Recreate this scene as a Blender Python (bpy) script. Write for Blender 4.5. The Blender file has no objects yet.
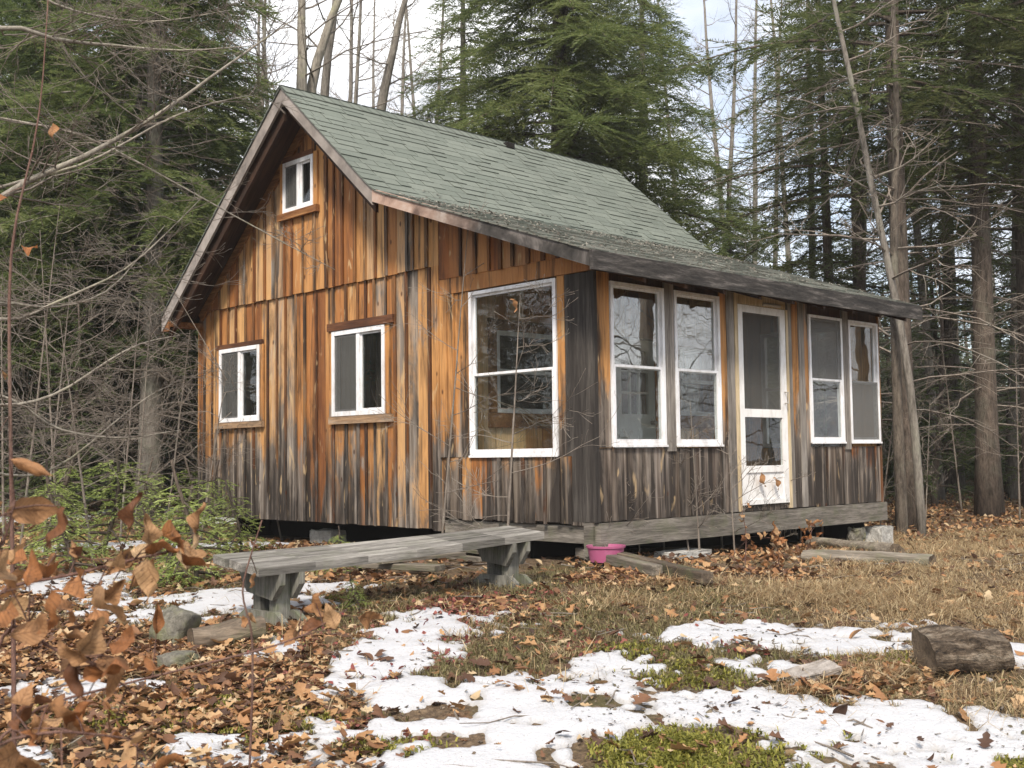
import bpy, math, random
import numpy as np
from mathutils import Vector, Matrix

# ------------------------------------------------------------------ camera
scene = bpy.context.scene
COL = scene.collection
FPX = 1132.3
CAM = np.array([-7.524, -6.778, 0.60])
YAW, PITCH, ROLL = 0.806, 0.063, -0.013
fw = np.array([math.cos(YAW)*math.cos(PITCH), math.sin(YAW)*math.cos(PITCH), math.sin(PITCH)])
rt = np.array([math.sin(YAW), -math.cos(YAW), 0.0])
up = np.cross(rt, fw)
RV = math.cos(ROLL)*rt + math.sin(ROLL)*up
UV = -math.sin(ROLL)*rt + math.cos(ROLL)*up
F2 = np.array([math.cos(YAW), math.sin(YAW)])
R2 = np.array([math.sin(YAW), -math.cos(YAW)])
cd = bpy.data.cameras.new('camera')
cam = bpy.data.objects.new('camera', cd)
COL.objects.link(cam)
cam.matrix_world = Matrix(((RV[0], UV[0], -fw[0], CAM[0]), (RV[1], UV[1], -fw[1], CAM[1]),
                           (RV[2], UV[2], -fw[2], CAM[2]), (0, 0, 0, 1)))
cd.sensor_width = 36.0
cd.lens = FPX/1024*36.0
cd.clip_end = 1000
cd.dof.use_dof = True
cd.dof.focus_distance = 10.5
cd.dof.aperture_fstop = 9.0
scene.camera = cam

# ------------------------------------------------------------------ sky, sun, exposure
SUN_EL, SUN_AZ = math.radians(46), math.radians(216)      # azimuth of the direction the light comes from, from +X
world = bpy.data.worlds.new('World')
scene.world = world
world.use_nodes = True
wn, wl = world.node_tree.nodes, world.node_tree.links
wn.clear()
wout = wn.new('ShaderNodeOutputWorld')
wbg = wn.new('ShaderNodeBackground')
sky = wn.new('ShaderNodeTexSky')
sky.sky_type = 'NISHITA'
sky.sun_disc = False
sky.sun_elevation = SUN_EL
sky.sun_rotation = math.radians(90) - SUN_AZ
wtc = wn.new('ShaderNodeTexCoord')
wmp = wn.new('ShaderNodeMapping')
wmp.inputs['Scale'].default_value = (1, 1, 2.2)
wnz = wn.new('ShaderNodeTexNoise')
wnz.inputs['Scale'].default_value = 3.2
wnz.inputs['Detail'].default_value = 6
wcr = wn.new('ShaderNodeValToRGB')
wcr.color_ramp.elements[0].position = 0.36
wcr.color_ramp.elements[0].color = (0.35, 0.35, 0.35, 1)
wcr.color_ramp.elements[1].position = 0.54
wcr.color_ramp.elements[1].color = (1, 1, 1, 1)
wmx = wn.new('ShaderNodeMix')
wmx.data_type = 'RGBA'
wmx.inputs[7].default_value = (8.8, 8.8, 9.0, 1)          # bright overcast cloud
wl.new(wtc.outputs['Generated'], wmp.inputs['Vector'])
wl.new(wmp.outputs[0], wnz.inputs['Vector'])
wl.new(wnz.outputs['Fac'], wcr.inputs[0])
wl.new(wcr.outputs[0], wmx.inputs[0])
wl.new(sky.outputs[0], wmx.inputs[6])
wc2 = wn.new('ShaderNodeTexNoise'); wc2.inputs['Scale'].default_value = 5.0; wc2.inputs['Detail'].default_value = 5
wc3 = wn.new('ShaderNodeValToRGB')
wc3.color_ramp.elements[0].position = .35; wc3.color_ramp.elements[0].color = (5.6, 5.8, 6.3, 1)
wc3.color_ramp.elements[1].position = .62; wc3.color_ramp.elements[1].color = (9.4, 9.4, 9.5, 1)
wl.new(wmp.outputs[0], wc2.inputs['Vector']); wl.new(wc2.outputs['Fac'], wc3.inputs[0]); wl.new(wc3.outputs[0], wmx.inputs[7])
wl.new(wmx.outputs[2], wbg.inputs['Color'])
wbg.inputs['Strength'].default_value = 0.10
wl.new(wbg.outputs[0], wout.inputs['Surface'])
sl = bpy.data.lights.new('sun', 'SUN')
sl.energy = 3.0
sl.angle = math.radians(11)
sl.color = (1.0, 0.90, 0.77)
sun = bpy.data.objects.new('sun', sl)
COL.objects.link(sun)
sdir = Vector((math.cos(SUN_EL)*math.cos(SUN_AZ), math.cos(SUN_EL)*math.sin(SUN_AZ), math.sin(SUN_EL)))
sun.rotation_euler = sdir.to_track_quat('Z', 'Y').to_euler()
scene.view_settings.view_transform = 'Standard'
scene.view_settings.look = 'None'
scene.view_settings.exposure = 0.90
scene.view_settings.gamma = 1.0
scene.render.engine = 'CYCLES'
scene.cycles.max_bounces = 8
scene.cycles.transparent_max_bounces = 16
scene.cycles.caustics_reflective = False
scene.cycles.caustics_refractive = False


# ------------------------------------------------------------------ place helpers
def vnoise(x, y, seed=0):
    """smooth value noise, arrays in, about -1..1"""
    xi = np.floor(x).astype(np.int64); yi = np.floor(y).astype(np.int64)
    xf = x-xi; yf = y-yi
    xf = xf*xf*(3-2*xf); yf = yf*yf*(3-2*yf)
    def h(a, b):
        n = (a*374761393 + b*668265263 + seed*974634777) & 0xffffffff
        n = ((n ^ (n >> 13))*1274126177) & 0xffffffff
        n = n ^ (n >> 16)
        return (n & 0xffff)/32767.5 - 1
    return ((h(xi, yi)*(1-xf)+h(xi+1, yi)*xf)*(1-yf) + (h(xi, yi+1)*(1-xf)+h(xi+1, yi+1)*xf)*yf)


def fbm(x, y, seed=0, o=4):
    s = 0; a = 0.5; f = 1.0
    for k in range(o):
        s = s + a*vnoise(x*f, y*f, seed+k*17); a *= 0.5; f *= 2.03
    return s


DZ = [(-60, -1.4), (0, -0.97), (4, -0.83), (5, -0.73), (6, -0.62), (7.5, -0.52), (9, -0.41), (10, -0.37),
      (12, -0.42), (15, -0.46), (22, -0.38), (35, -0.1), (60, 1.0), (160, 4.0)]
DZx = np.array([a for a, b in DZ]); DZy = np.array([b for a, b in DZ])


def ground_dl(D, L):
    D = np.asarray(D, float); L = np.asarray(L, float)
    z = np.interp(D, DZx, DZy)
    z = (z + np.interp(D-.5, DZx, DZy) + np.interp(D+.5, DZx, DZy))/3
    z = z - 0.10*np.clip((L-1.5)/3, 0, 1)*np.clip((D-10.5)/2.5, 0, 1)
    near = np.clip((30-D)/20, 0.15, 1)
    z = z + 0.05*fbm(D*0.9+L*.2, L*0.9, 5, 4)*near + 0.30*vnoise(D*.07, L*.07, 9)*np.clip((D-20)/20, 0, 1)
    return z


def dl(x, y):
    dx = np.asarray(x, float)-CAM[0]; dy = np.asarray(y, float)-CAM[1]
    return dx*F2[0]+dy*F2[1], dx*R2[0]+dy*R2[1]


def xy(D, L):
    return CAM[0]+F2[0]*D+R2[0]*L, CAM[1]+F2[1]*D+R2[1]*L


def gz(x, y):
    return float(ground_dl(*dl(x, y)))


def project(P):
    d = np.asarray(P)-CAM
    D = d@fw
    return 512+FPX*(d@RV)/D, 384-FPX*(d@UV)/D, D


def ray(px, py):
    return fw+RV*(px-512)/FPX+UV*(384-py)/FPX


def on_ground(px, py):
    d = ray(px, py)
    t = 3.0
    for i in range(4000):
        p = CAM+d*t
        if p[2] <= gz(p[0], p[1]): break
        t += 0.01 if t < 16 else 0.05
    p[2] = gz(p[0], p[1])
    return p


def at_depth(px, py, D):
    return CAM+ray(px, py)*D


def base_at(px, D):
    """ground point at forward distance D on the bearing of pixel column px"""
    L = (px-512)/FPX*D
    x, y = xy(D, L)
    return np.array([x, y, gz(x, y)])


# ------------------------------------------------------------------ mesh helpers
class MB:
    def __init__(s):
        s.v = []; s.f = []; s.n = 0; s.mi = []

    def add(s, vs, fs, mi=0):
        b = s.n
        s.v.extend([tuple(map(float, p)) for p in vs]); s.n += len(vs)
        s.f.extend([tuple(i+b for i in f) for f in fs]); s.mi.extend([mi]*len(fs))

    def hexa(s, p, mi=0):
        s.add(p, [(0, 3, 2, 1), (4, 5, 6, 7), (0, 1, 5, 4), (1, 2, 6, 5), (2, 3, 7, 6), (3, 0, 4, 7)], mi)

    def box(s, x0, x1, y0, y1, z0, z1, mi=0):
        s.hexa([(x0, y0, z0), (x1, y0, z0), (x1, y1, z0), (x0, y1, z0), (x0, y0, z1), (x1, y0, z1), (x1, y1, z1), (x0, y1, z1)], mi)

    def bar(s, a, b, w, h, upv=(0, 0, 1), mi=0, w2=None, h2=None):
        """rectangular bar from a to b, w across, h along upv"""
        a = np.array(a, float); b = np.array(b, float)
        d = b-a; d /= np.linalg.norm(d)
        u = np.array(upv, float); sd = np.cross(d, u); sd /= np.linalg.norm(sd); u = np.cross(sd, d)
        w2 = w if w2 is None else w2; h2 = h if h2 is None else h2
        q = lambda c, ww, hh: [c-sd*ww/2-u*hh/2, c+sd*ww/2-u*hh/2, c+sd*ww/2+u*hh/2, c-sd*ww/2+u*hh/2]
        A = q(a, w, h); B = q(b, w2, h2)
        s.add(A+B, [(0, 1, 2, 3), (7, 6, 5, 4), (0, 4, 5, 1), (1, 5, 6, 2), (2, 6, 7, 3), (3, 7, 4, 0)], mi)

    def tube(s, pts, rad, n=6, mi=0, cap=True):
        pts = np.asarray(pts, float); m = len(pts)
        rad = np.broadcast_to(np.asarray(rad, float), (m,))
        T = np.gradient(pts, axis=0); T /= (np.linalg.norm(T, axis=1)[:, None]+1e-9)
        ref = np.array([0, 0, 1.0]) if abs(T[0][2]) < .8 else np.array([1.0, 0, 0])
        A = np.cross(T, ref); A /= (np.linalg.norm(A, axis=1)[:, None]+1e-9)
        B = np.cross(T, A)
        th = np.arange(n)*2*math.pi/n
        ring = (pts[:, None, :]+rad[:, None, None]*(np.cos(th)[None, :, None]*A[:, None, :]+np.sin(th)[None, :, None]*B[:, None, :]))
        b = s.n
        s.v.extend(map(tuple, ring.reshape(-1, 3).tolist())); s.n += m*n
        for i in range(m-1):
            for k in range(n):
                k2 = (k+1) % n
                s.f.append((b+i*n+k, b+i*n+k2, b+(i+1)*n+k2, b+(i+1)*n+k)); s.mi.append(mi)
        if cap:
            s.f.append(tuple(b+k for k in range(n))[::-1]); s.mi.append(mi)
            s.f.append(tuple(b+(m-1)*n+k for k in range(n))); s.mi.append(mi)

    def build(s, name, mat, parent=None, smooth=False, loc=None):
        me = bpy.data.meshes.new(name)
        me.from_pydata(s.v, [], s.f)
        return finish(me, name, mat, parent, smooth, loc, s.mi)


def finish(me, name, mat, parent=None, smooth=False, loc=None, mi=None):
    mats = mat if isinstance(mat, (list, tuple)) else [mat]
    for m in mats:
        if m is not None: me.materials.append(m)
    if mi is not None and len(mats) > 1:
        me.polygons.foreach_set('material_index', np.array(mi, np.int32))
    if smooth: me.polygons.foreach_set('use_smooth', np.ones(len(me.polygons), bool))
    me.update()
    o = bpy.data.objects.new(name, me)
    COL.objects.link(o)
    if loc is not None: o.location = loc
    if parent is not None: o.parent = parent
    return o


def np_mesh(name, V, F):
    """V (n,3) and F (m,k) with constant k"""
    me = bpy.data.meshes.new(name)
    V = np.ascontiguousarray(V, np.float32); F = np.ascontiguousarray(F, np.int32)
    m, k = F.shape
    me.vertices.add(len(V)); me.vertices.foreach_set('co', V.ravel())
    me.loops.add(m*k); me.loops.foreach_set('vertex_index', F.ravel())
    me.polygons.add(m)
    me.polygons.foreach_set('loop_start', np.arange(0, m*k, k, dtype=np.int32))
    me.polygons.foreach_set('loop_total', np.full(m, k, np.int32))
    me.update(calc_edges=True)
    return me


def tag(o, label=None, cat=None, group=None, kind=None):
    if label: o['label'] = label
    if cat: o['category'] = cat
    if group: o['group'] = group
    if kind: o['kind'] = kind
    return o


def empty(name, loc=(0, 0, 0)):
    o = bpy.data.objects.new(name, None)
    o.empty_display_size = .2
    COL.objects.link(o)
    o.location = loc
    return o


def copy_tree(o, parent=None):
    c = o.copy(); COL.objects.link(c)
    if parent is not None: c.parent = parent
    for ch in list(o.children): copy_tree(ch, c)
    return c


# ------------------------------------------------------------------ materials
class G:
    """tiny node-graph helper"""
    def __init__(s, name, rough=.7):
        s.m = bpy.data.materials.new(name); s.m.use_nodes = True
        s.n = s.m.node_tree.nodes; s.l = s.m.node_tree.links
        s.b = s.n['Principled BSDF']; s.out = s.n['Material Output']
        s.b.inputs['Roughness'].default_value = rough
        s.b.inputs['Specular IOR Level'].default_value = .3

    def put(s, sock, val):
        if isinstance(val, bpy.types.NodeSocket): s.l.new(val, sock)
        elif isinstance(val, (tuple, list)) and len(val) == 3 and sock.type == 'RGBA': sock.default_value = (*val, 1)
        else: sock.default_value = val

    def coord(s, scale=(1, 1, 1), kind='Object', offs=None):
        t = s.n.new('ShaderNodeTexCoord'); m = s.n.new('ShaderNodeMapping')
        m.inputs['Scale'].default_value = scale
        s.l.new(t.outputs[kind], m.inputs['Vector'])
        if offs is not None: s.l.new(offs, m.inputs['Location'])
        return m.outputs[0]

    def pos(s, scale=(1, 1, 1)):
        t = s.n.new('ShaderNodeNewGeometry'); m = s.n.new('ShaderNodeMapping')
        m.inputs['Scale'].default_value = scale
        s.l.new(t.outputs['Position'], m.inputs['Vector'])
        return m.outputs[0]

    def noise(s, vec, scale=5., detail=4., rough=.55, dist=0.):
        n = s.n.new('ShaderNodeTexNoise')
        n.inputs['Scale'].default_value = scale; n.inputs['Detail'].default_value = detail
        n.inputs['Roughness'].default_value = rough; n.inputs['Distortion'].default_value = dist
        if vec is not None: s.l.new(vec, n.inputs['Vector'])
        return n.outputs['Fac']

    def ramp(s, fac, stops):
        r = s.n.new('ShaderNodeValToRGB')
        e = r.color_ramp.elements
        while len(e) < len(stops): e.new(.5)
        for i, (p, c) in enumerate(stops):
            e[i].position = p
            e[i].color = (*c, 1) if isinstance(c, (tuple, list)) else (c, c, c, 1)
        s.l.new(fac, r.inputs[0])
        return r.outputs[0]

    def mix(s, fac, a, b, mode='MIX'):
        m = s.n.new('ShaderNodeMix'); m.data_type = 'RGBA'; m.blend_type = mode
        s.put(m.inputs[0], fac); s.put(m.inputs[6], a); s.put(m.inputs[7], b)
        return m.outputs[2]

    def math(s, op, a, b=0., clamp=False):
        m = s.n.new('ShaderNodeMath'); m.operation = op; m.use_clamp = clamp
        s.put(m.inputs[0], a); s.put(m.inputs[1], b)
        return m.outputs[0]

    def island(s):
        return s.n.new('ShaderNodeNewGeometry').outputs['Random Per Island']

    def objrand(s):
        return s.n.new('ShaderNodeObjectInfo').outputs['Random']

    def sep(s, vec):
        x = s.n.new('ShaderNodeSeparateXYZ'); s.l.new(vec, x.inputs[0])
        return x.outputs

    def comb(s, x, y, z):
        c = s.n.new('ShaderNodeCombineXYZ')
        for i, v in enumerate((x, y, z)): s.put(c.inputs[i], v)
        return c.outputs[0]

    def bump(s, h, strength=.3, dist=.02):
        b = s.n.new('ShaderNodeBump')
        b.inputs['Strength'].default_value = strength; b.inputs['Distance'].default_value = dist
        s.l.new(h, b.inputs['Height']); s.l.new(b.outputs[0], s.b.inputs['Normal'])

    def base(s, c): s.put(s.b.inputs['Base Color'], c); return s

    def translucent(s, col, fac):
        t = s.n.new('ShaderNodeBsdfTranslucent'); m = s.n.new('ShaderNodeMixShader')
        s.put(t.inputs['Color'], col)
        m.inputs[0].default_value = fac
        s.l.new(s.b.outputs[0], m.inputs[1]); s.l.new(t.outputs[0], m.inputs[2])
        s.l.new(m.outputs[0], s.out.inputs['Surface'])


def siding_mat(name, gray=0.35, low=(0.2, 1.3), lowamt=.55, black=.5, tint=(1, 1, 1), sil=1., ygrad=None):
    """old stained vertical boards: honey and orange where the stain holds, silver and black where it has weathered off"""
    g = G(name, .75)
    isl = g.island()
    off = g.comb(g.math('MULTIPLY', isl, 31.), g.math('MULTIPLY', isl, 17.), g.math('MULTIPLY', isl, 53.))
    st = g.coord((1, 1, .05), offs=off)
    st2 = g.coord((1, 1, .26), offs=off)
    pl = g.coord((1, 1, 1))
    grain = g.noise(st, 70, 4, .55)
    streak = g.noise(st, 13, 5, .6, .4)
    blot = g.noise(st2, 3.2, 5, .65, 1.0)
    tone = g.math('ADD', g.math('MULTIPLY', isl, .70), g.math('MULTIPLY', blot, .5))
    c = g.ramp(tone, [(.20, (.15*tint[0], .055*tint[1], .020*tint[2])), (.38, (.33*tint[0], .135*tint[1], .042*tint[2])),
                      (.56, (.45*tint[0], .225*tint[1], .082*tint[2])), (.78, (.54*tint[0], .31*tint[1], .13*tint[2])), (.98, (.42*tint[0], .27*tint[1], .16*tint[2]))])
    c = g.mix(.55, c, g.ramp(grain, [(.3, .5), (.55, 1.0), (.75, 1.2)]), 'MULTIPLY')
    # silver weathering, heavier on the lower boards where rain splashes
    z = g.sep(pl)[2]
    lo = g.math('SUBTRACT', 1., g.math('DIVIDE', g.math('SUBTRACT', z, low[0]), low[1]-low[0]), True)
    lo = g.math('MULTIPLY', g.math('MINIMUM', lo, 1.), lowamt)
    if ygrad:
        yv = g.math('DIVIDE', g.math('SUBTRACT', g.sep(pl)[1], ygrad[0]), ygrad[1]-ygrad[0], True)
        lo = g.math('MULTIPLY', lo, g.math('ADD', .25, g.math('MULTIPLY', yv, .95)))
    wsel = g.math('ADD', g.math('ADD', g.noise(st2, 4.5, 5, .65, .8), lo), gray-.62)
    zone = g.noise(g.coord((1, 1, .45)), 1.3, 4, .6, .5)
    wsel = g.math('ADD', wsel, g.math('MULTIPLY', g.math('SUBTRACT', isl, .5), .20))
    wsel = g.math('ADD', wsel, g.math('MULTIPLY', g.math('SUBTRACT', zone, .5), .55))
    wf = g.ramp(wsel, [(.30, 0.), (.44, .92)])
    silver = g.ramp(streak, [(.32, (.045*sil, .039*sil, .034*sil)), (.5, (.16*sil, .142*sil, .124*sil)), (.66, (.36*sil, .325*sil, .29*sil))])
    c = g.mix(wf, c, silver)
    # black mould streaks
    bs = g.math('ADD', g.math('ADD', g.math('MULTIPLY', g.noise(st, 9, 4, .62, .8), .62), g.math('MULTIPLY', g.noise(st2, 2.6, 5, .68, 1.2), .42)), g.math('MULTIPLY', lo, .26))
    bf = g.ramp(bs, [(.60-.12*black, 0.), (.74-.12*black, .93)])
    c = g.mix(bf, c, (.018, .014, .012))
    # bleached bare patches
    pf = g.ramp(g.noise(st2, 9, 3, .5, 1.0), [(.64, 0.), (.70, .6)])
    c = g.mix(pf, c, (.50, .36, .20))
    # knots
    vo = g.n.new('ShaderNodeTexVoronoi'); vo.inputs['Scale'].default_value = 5.5
    g.l.new(g.coord((1, 1, .55), offs=off), vo.inputs['Vector'])
    c = g.mix(g.ramp(vo.outputs['Distance'], [(.06, .85), (.11, 0.)]), c, (.06, .022, .010))
    g.base(c)
    g.bump(g.math('ADD', grain, g.math('MULTIPLY', streak, .6)), .45, .006)
    return g.m


def plank_mat(name, cols, along=(1, 1, .06), scale=14, rough=.8, bump=.5, green=0.):
    g = G(name, rough)
    isl = g.island()
    off = g.comb(g.math('MULTIPLY', isl, 11.), g.math('MULTIPLY', isl, 23.), g.math('MULTIPLY', isl, 7.))
    st = g.coord(along, offs=off)
    a = g.noise(st, scale, 5, .65, .3); b = g.noise(st, scale*6, 4, .6)
    n = len(cols)
    c = g.ramp(g.math('ADD', g.math('MULTIPLY', a, .8), g.math('MULTIPLY', isl, .2)), [(.25+.45*i/(n-1), cols[i]) for i in range(n)])
    c = g.mix(.7, c, g.ramp(b, [(.35, .45), (.6, 1.15)]), 'MULTIPLY')
    if green: c = g.mix(g.ramp(g.noise(g.coord(), 6, 5), [(.5, 0.), (.65, green)]), c, (.09, .11, .045))
    g.base(c); g.bump(g.math('ADD', a, b), bump, .006)
    return g.m


M = {}
M['siding_gable'] = siding_mat('stained_boards_gable', gray=.33, low=(-.1, 1.1), lowamt=.50, black=.68, ygrad=(2.6, 5.6))
M['siding_upper'] = siding_mat('stained_boards_upper', gray=.27, low=(-2, -1), lowamt=0., black=.75)
M['siding_red'] = siding_mat('stained_boards_sheltered', gray=.12, low=(-2, -1), lowamt=0., black=.55, tint=(.8, .68, .6))
M['siding_porch'] = siding_mat('weathered_boards_porch', gray=.34, low=(-.1, .9), lowamt=.4, black=.85)
M['siding_dark'] = siding_mat('blackened_boards', gray=.60, low=(.0, .75), lowamt=.22, black=1.3, tint=(1., .9, .75), sil=1.)
M['dark_board'] = plank_mat('dark_board', [(.012, .011, .010), (.036, .031, .028), (.10, .09, .08)], (1, 1, .06), 12)
M['batten'] = siding_mat('dark_battens', gray=.34, low=(0., 1.4), lowamt=.3, black=1.1, tint=(.50, .45, .42))
M['trim'] = plank_mat('stained_trim', [(.05, .02, .01), (.20, .085, .03), (.36, .19, .075)], (1, .07, 1), 12)
M['trim_dark'] = plank_mat('dark_trim', [(.02, .011, .008), (.08, .032, .016), (.19, .08, .035)], (1, .07, 1), 12)
M['trim_up'] = siding_mat('orange_trim', gray=.32, low=(.2, 1.4), lowamt=.45, black=.85, tint=(.95, .86, .75))
M['sill_wood'] = plank_mat('sill_wood', [(.08, .06, .045), (.22, .15, .095), (.34, .22, .13), (.33, .29, .25)], (1, .10, 1), 9)
M['gray_up'] = plank_mat('silver_trim', [(.05, .043, .037), (.20, .18, .16), (.38, .35, .32)], (1, 1, .06), 14)
M['pale_trim'] = plank_mat('pale_wood', [(.28, .20, .11), (.50, .39, .24), (.62, .52, .36)], (1, 1, .06), 12)
M['inner'] = siding_mat('inner_wall_boards', gray=.08, low=(-3, -2), lowamt=0., black=.1, tint=(1.7, 1.9, 2.1))
M['fascia'] = plank_mat('weathered_fascia', [(.006, .006, .005), (.016, .015, .014), (.048, .043, .04), (.17, .155, .145)], (.12, 1, 1), 22)
M['rake'] = plank_mat('silver_rake', [(.09, .075, .065), (.23, .20, .18), (.36, .33, .31)], (1, .06, .06), 9)
M['rake_red'] = plank_mat('bleached_rake', [(.12, .075, .06), (.36, .24, .19), (.46, .37, .32)], (1, .06, .12), 9)
M['soffit'] = plank_mat('dark_soffit', [(.012, .007, .005), (.038, .018, .010), (.08, .038, .019)], (1, .06, .06), 8)
M['beam'] = plank_mat('gray_beam', [(.035, .031, .027), (.125, .112, .096), (.25, .228, .20)], (.08, .08, 1), 18, green=.25)
M['bench'] = plank_mat('bench_wood', [(.04, .038, .034), (.14, .132, .12), (.32, .305, .28)], (.07, 1, 1), 20, green=.15)
M['bench_leg'] = plank_mat('bench_leg_wood', [(.035, .034, .029), (.11, .107, .093), (.20, .195, .17)], (1, 1, .1), 14, green=.5)
M['old_board'] = plank_mat('old_board', [(.045, .038, .03), (.15, .13, .105), (.32, .28, .235)], (.08, 1, 1), 18, green=.35)
M['dark_in'] = G('dark_interior', .9).base((.028, .022, .018)).m  # near-black puts the closed room's shade into the colour
M['black_in'] = G('crawlspace_dark', .95).base((.012, .010, .009)).m  # near-black for the painted crawlspace shade and the vent cap


def white_mat(name, c, dirt):
    g = G(name, .45)
    n = g.noise(g.coord((1, 1, .35)), 14, 6, .7)
    g.base(g.mix(g.ramp(n, [(.45, 0.), (.70, dirt*1.4)]), c, (.30, .27, .23)))
    return g.m


M['vinyl'] = white_mat('white_vinyl', (.76, .77, .80), .35)
M['door_white'] = white_mat('white_door_paint', (.74, .74, .74), .3)
M['inner_door'] = white_mat('inner_door_paint', (.66, .68, .64), .15)
M['metal'] = G('dull_metal', .35).base((.35, .33, .30)).m


def glass_mat(name, ior=.06, tint=(.95, .97, .96), dirt=.012):
    g = G(name); g.n.remove(g.b)
    lw = g.n.new('ShaderNodeLayerWeight'); lw.inputs['Blend'].default_value = .5
    fac = g.math('ADD', ior, g.math('MULTIPLY', g.math('POWER', lw.outputs['Facing'], 4.), 1-ior), True)
    gl = g.n.new('ShaderNodeBsdfGlossy'); gl.inputs['Roughness'].default_value = .012
    tr = g.n.new('ShaderNodeBsdfTransparent'); tr.inputs['Color'].default_value = (*tint, 1)
    nz = g.noise(g.coord(), 2.2, 2)
    bp = g.n.new('ShaderNodeBump'); bp.inputs['Strength'].default_value = .06; bp.inputs['Distance'].default_value = .02
    g.l.new(nz, bp.inputs['Height']); g.l.new(bp.outputs[0], gl.inputs['Normal'])
    m = g.n.new('ShaderNodeMixShader')
    g.l.new(fac, m.inputs[0]); g.l.new(tr.outputs[0], m.inputs[1]); g.l.new(gl.outputs[0], m.inputs[2])
    df = g.n.new('ShaderNodeBsdfDiffuse'); df.inputs['Color'].default_value = (.45, .45, .43, 1)
    m2 = g.n.new('ShaderNodeMixShader')
    g.l.new(g.ramp(g.noise(g.coord(), 9, 5, .7), [(.35, dirt*.3), (.7, dirt*1.6)]), m2.inputs[0])
    g.l.new(m.outputs[0], m2.inputs[1]); g.l.new(df.outputs[0], m2.inputs[2])
    g.l.new(m2.outputs[0], g.out.inputs['Surface'])
    return g.m


M['glass'] = glass_mat('window_glass', .03)
M['glass_bright'] = glass_mat('reflective_glass', .21, (.90, .93, .91))


def screen_mat(name, c, cover):
    g = G(name, .8); g.base(c)
    tr = g.n.new('ShaderNodeBsdfTransparent'); m = g.n.new('ShaderNodeMixShader')
    m.inputs[0].default_value = cover
    g.l.new(tr.outputs[0], m.inputs[1]); g.l.new(g.b.outputs[0], m.inputs[2]); g.l.new(m.outputs[0], g.out.inputs['Surface'])
    return g.m


M['screen'] = screen_mat('insect_screen', (.10, .10, .095), .5)
M['screen_light'] = screen_mat('dusty_screen', (.17, .17, .165), .5)
M['curtain'] = G('gray_curtain', .9).base((.30, .27, .26)).m


def shingle_mat():
    g = G('green_shingles', .9)
    isl = g.island()
    p = g.coord()
    c = g.ramp(isl, [(0, (.118, .136, .117)), (.5, (.132, .150, .130)), (1, (.146, .164, .142))])
    c = g.mix(.55, c, g.ramp(g.noise(p, 160, 3, .7), [(.3, .55), (.65, 1.3)]), 'MULTIPLY')
    c = g.mix(.5, c, g.ramp(g.noise(p, 1.1, 4, .6), [(.3, .72), (.7, 1.18)]), 'MULTIPLY')
    y = g.sep(p)[1]
    # moss and rotted needle crust on the low porch pitch
    low = g.ramp(g.math('ADD', y, g.math('MULTIPLY', g.noise(p, 2.2, 5, .65), 1.3)), [(0., 1.), (.5, 1.), (1., 0.)])
    yy = g.math('DIVIDE', g.math('ADD', y, g.math('MULTIPLY', g.noise(p, 2.4, 5, .65), 2.2)), 4.6)
    low = g.ramp(yy, [(.50, 1.), (.72, 0.)])
    crust = g.ramp(g.noise(p, 16, 5, .75), [(.42, 0.), (.55, .85)])
    f = g.math('MULTIPLY', low, crust)
    c = g.mix(f, c, g.ramp(g.noise(p, 40, 3, .6), [(.35, (.075, .068, .056)), (.6, (.17, .16, .138)), (.75, (.22, .22, .185))]))
    g.base(c)
    g.bump(g.noise(p, 130, 3, .7), .5, .006)
    return g.m


M['shingle'] = shingle_mat()


def bark_mat(name, a, b, lichen=.3, sc=9, lc=(.27, .29, .22)):
    g = G(name, .9)
    off = g.comb(g.math('MULTIPLY', g.objrand(), 40.), 0., 0.)
    p = g.coord((1, 1, .22), offs=off)
    n = g.math('ADD', g.math('MULTIPLY', g.noise(p, sc*1.3, 6, .72, .3), .6), g.math('MULTIPLY', g.noise(p, sc*4, 5, .7), .4))
    c = g.ramp(n, [(.38, a), (.62, b)])
    c = g.mix(g.ramp(g.noise(g.coord(offs=off), 1.9, 5, .7), [(.52, 0.), (.7, lichen)]), c, lc)
    g.base(c); g.bump(n, .9, .05)
    return g.m


M['bark_dark'] = bark_mat('hemlock_bark', (.030, .023, .018), (.155, .122, .098), .35, 13, (.15, .16, .12))
M['bark_gray'] = bark_mat('gray_bark', (.075, .066, .056), (.27, .245, .215), .4, 9)
M['bark_brown'] = bark_mat('brown_bark', (.045, .037, .030), (.19, .16, .13), .4, 12)
M['bark_pale'] = bark_mat('pale_bark', (.13, .115, .095), (.36, .33, .28), .5, 7, (.30, .31, .17))
M['twig'] = bark_mat('bare_twigs', (.115, .094, .078), (.285, .245, .208), .4, 14, (.30, .31, .26))
M['twig_red'] = bark_mat('red_twigs', (.085, .04, .032), (.22, .13, .105), .15, 14)
M['log'] = plank_mat('rotting_log', [(.025, .019, .014), (.09, .068, .05), (.22, .175, .13)], (.12, 1, 1), 14, green=.35)


def needles_mat(name, a, b, c2, tr=.5):
    g = G(name, .55)
    isl = g.island()
    n = g.noise(g.pos(), .55, 3, .6)
    f = g.math('ADD', g.math('MULTIPLY', isl, .4), g.math('MULTIPLY', n, .75))
    f = g.math('ADD', f, g.math('MULTIPLY', g.math('SUBTRACT', g.objrand(), .5), .25))
    c = g.ramp(f, [(.3, a), (.58, b), (.85, c2)])
    g.base(c); g.translucent(c, tr)
    return g.m


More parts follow.
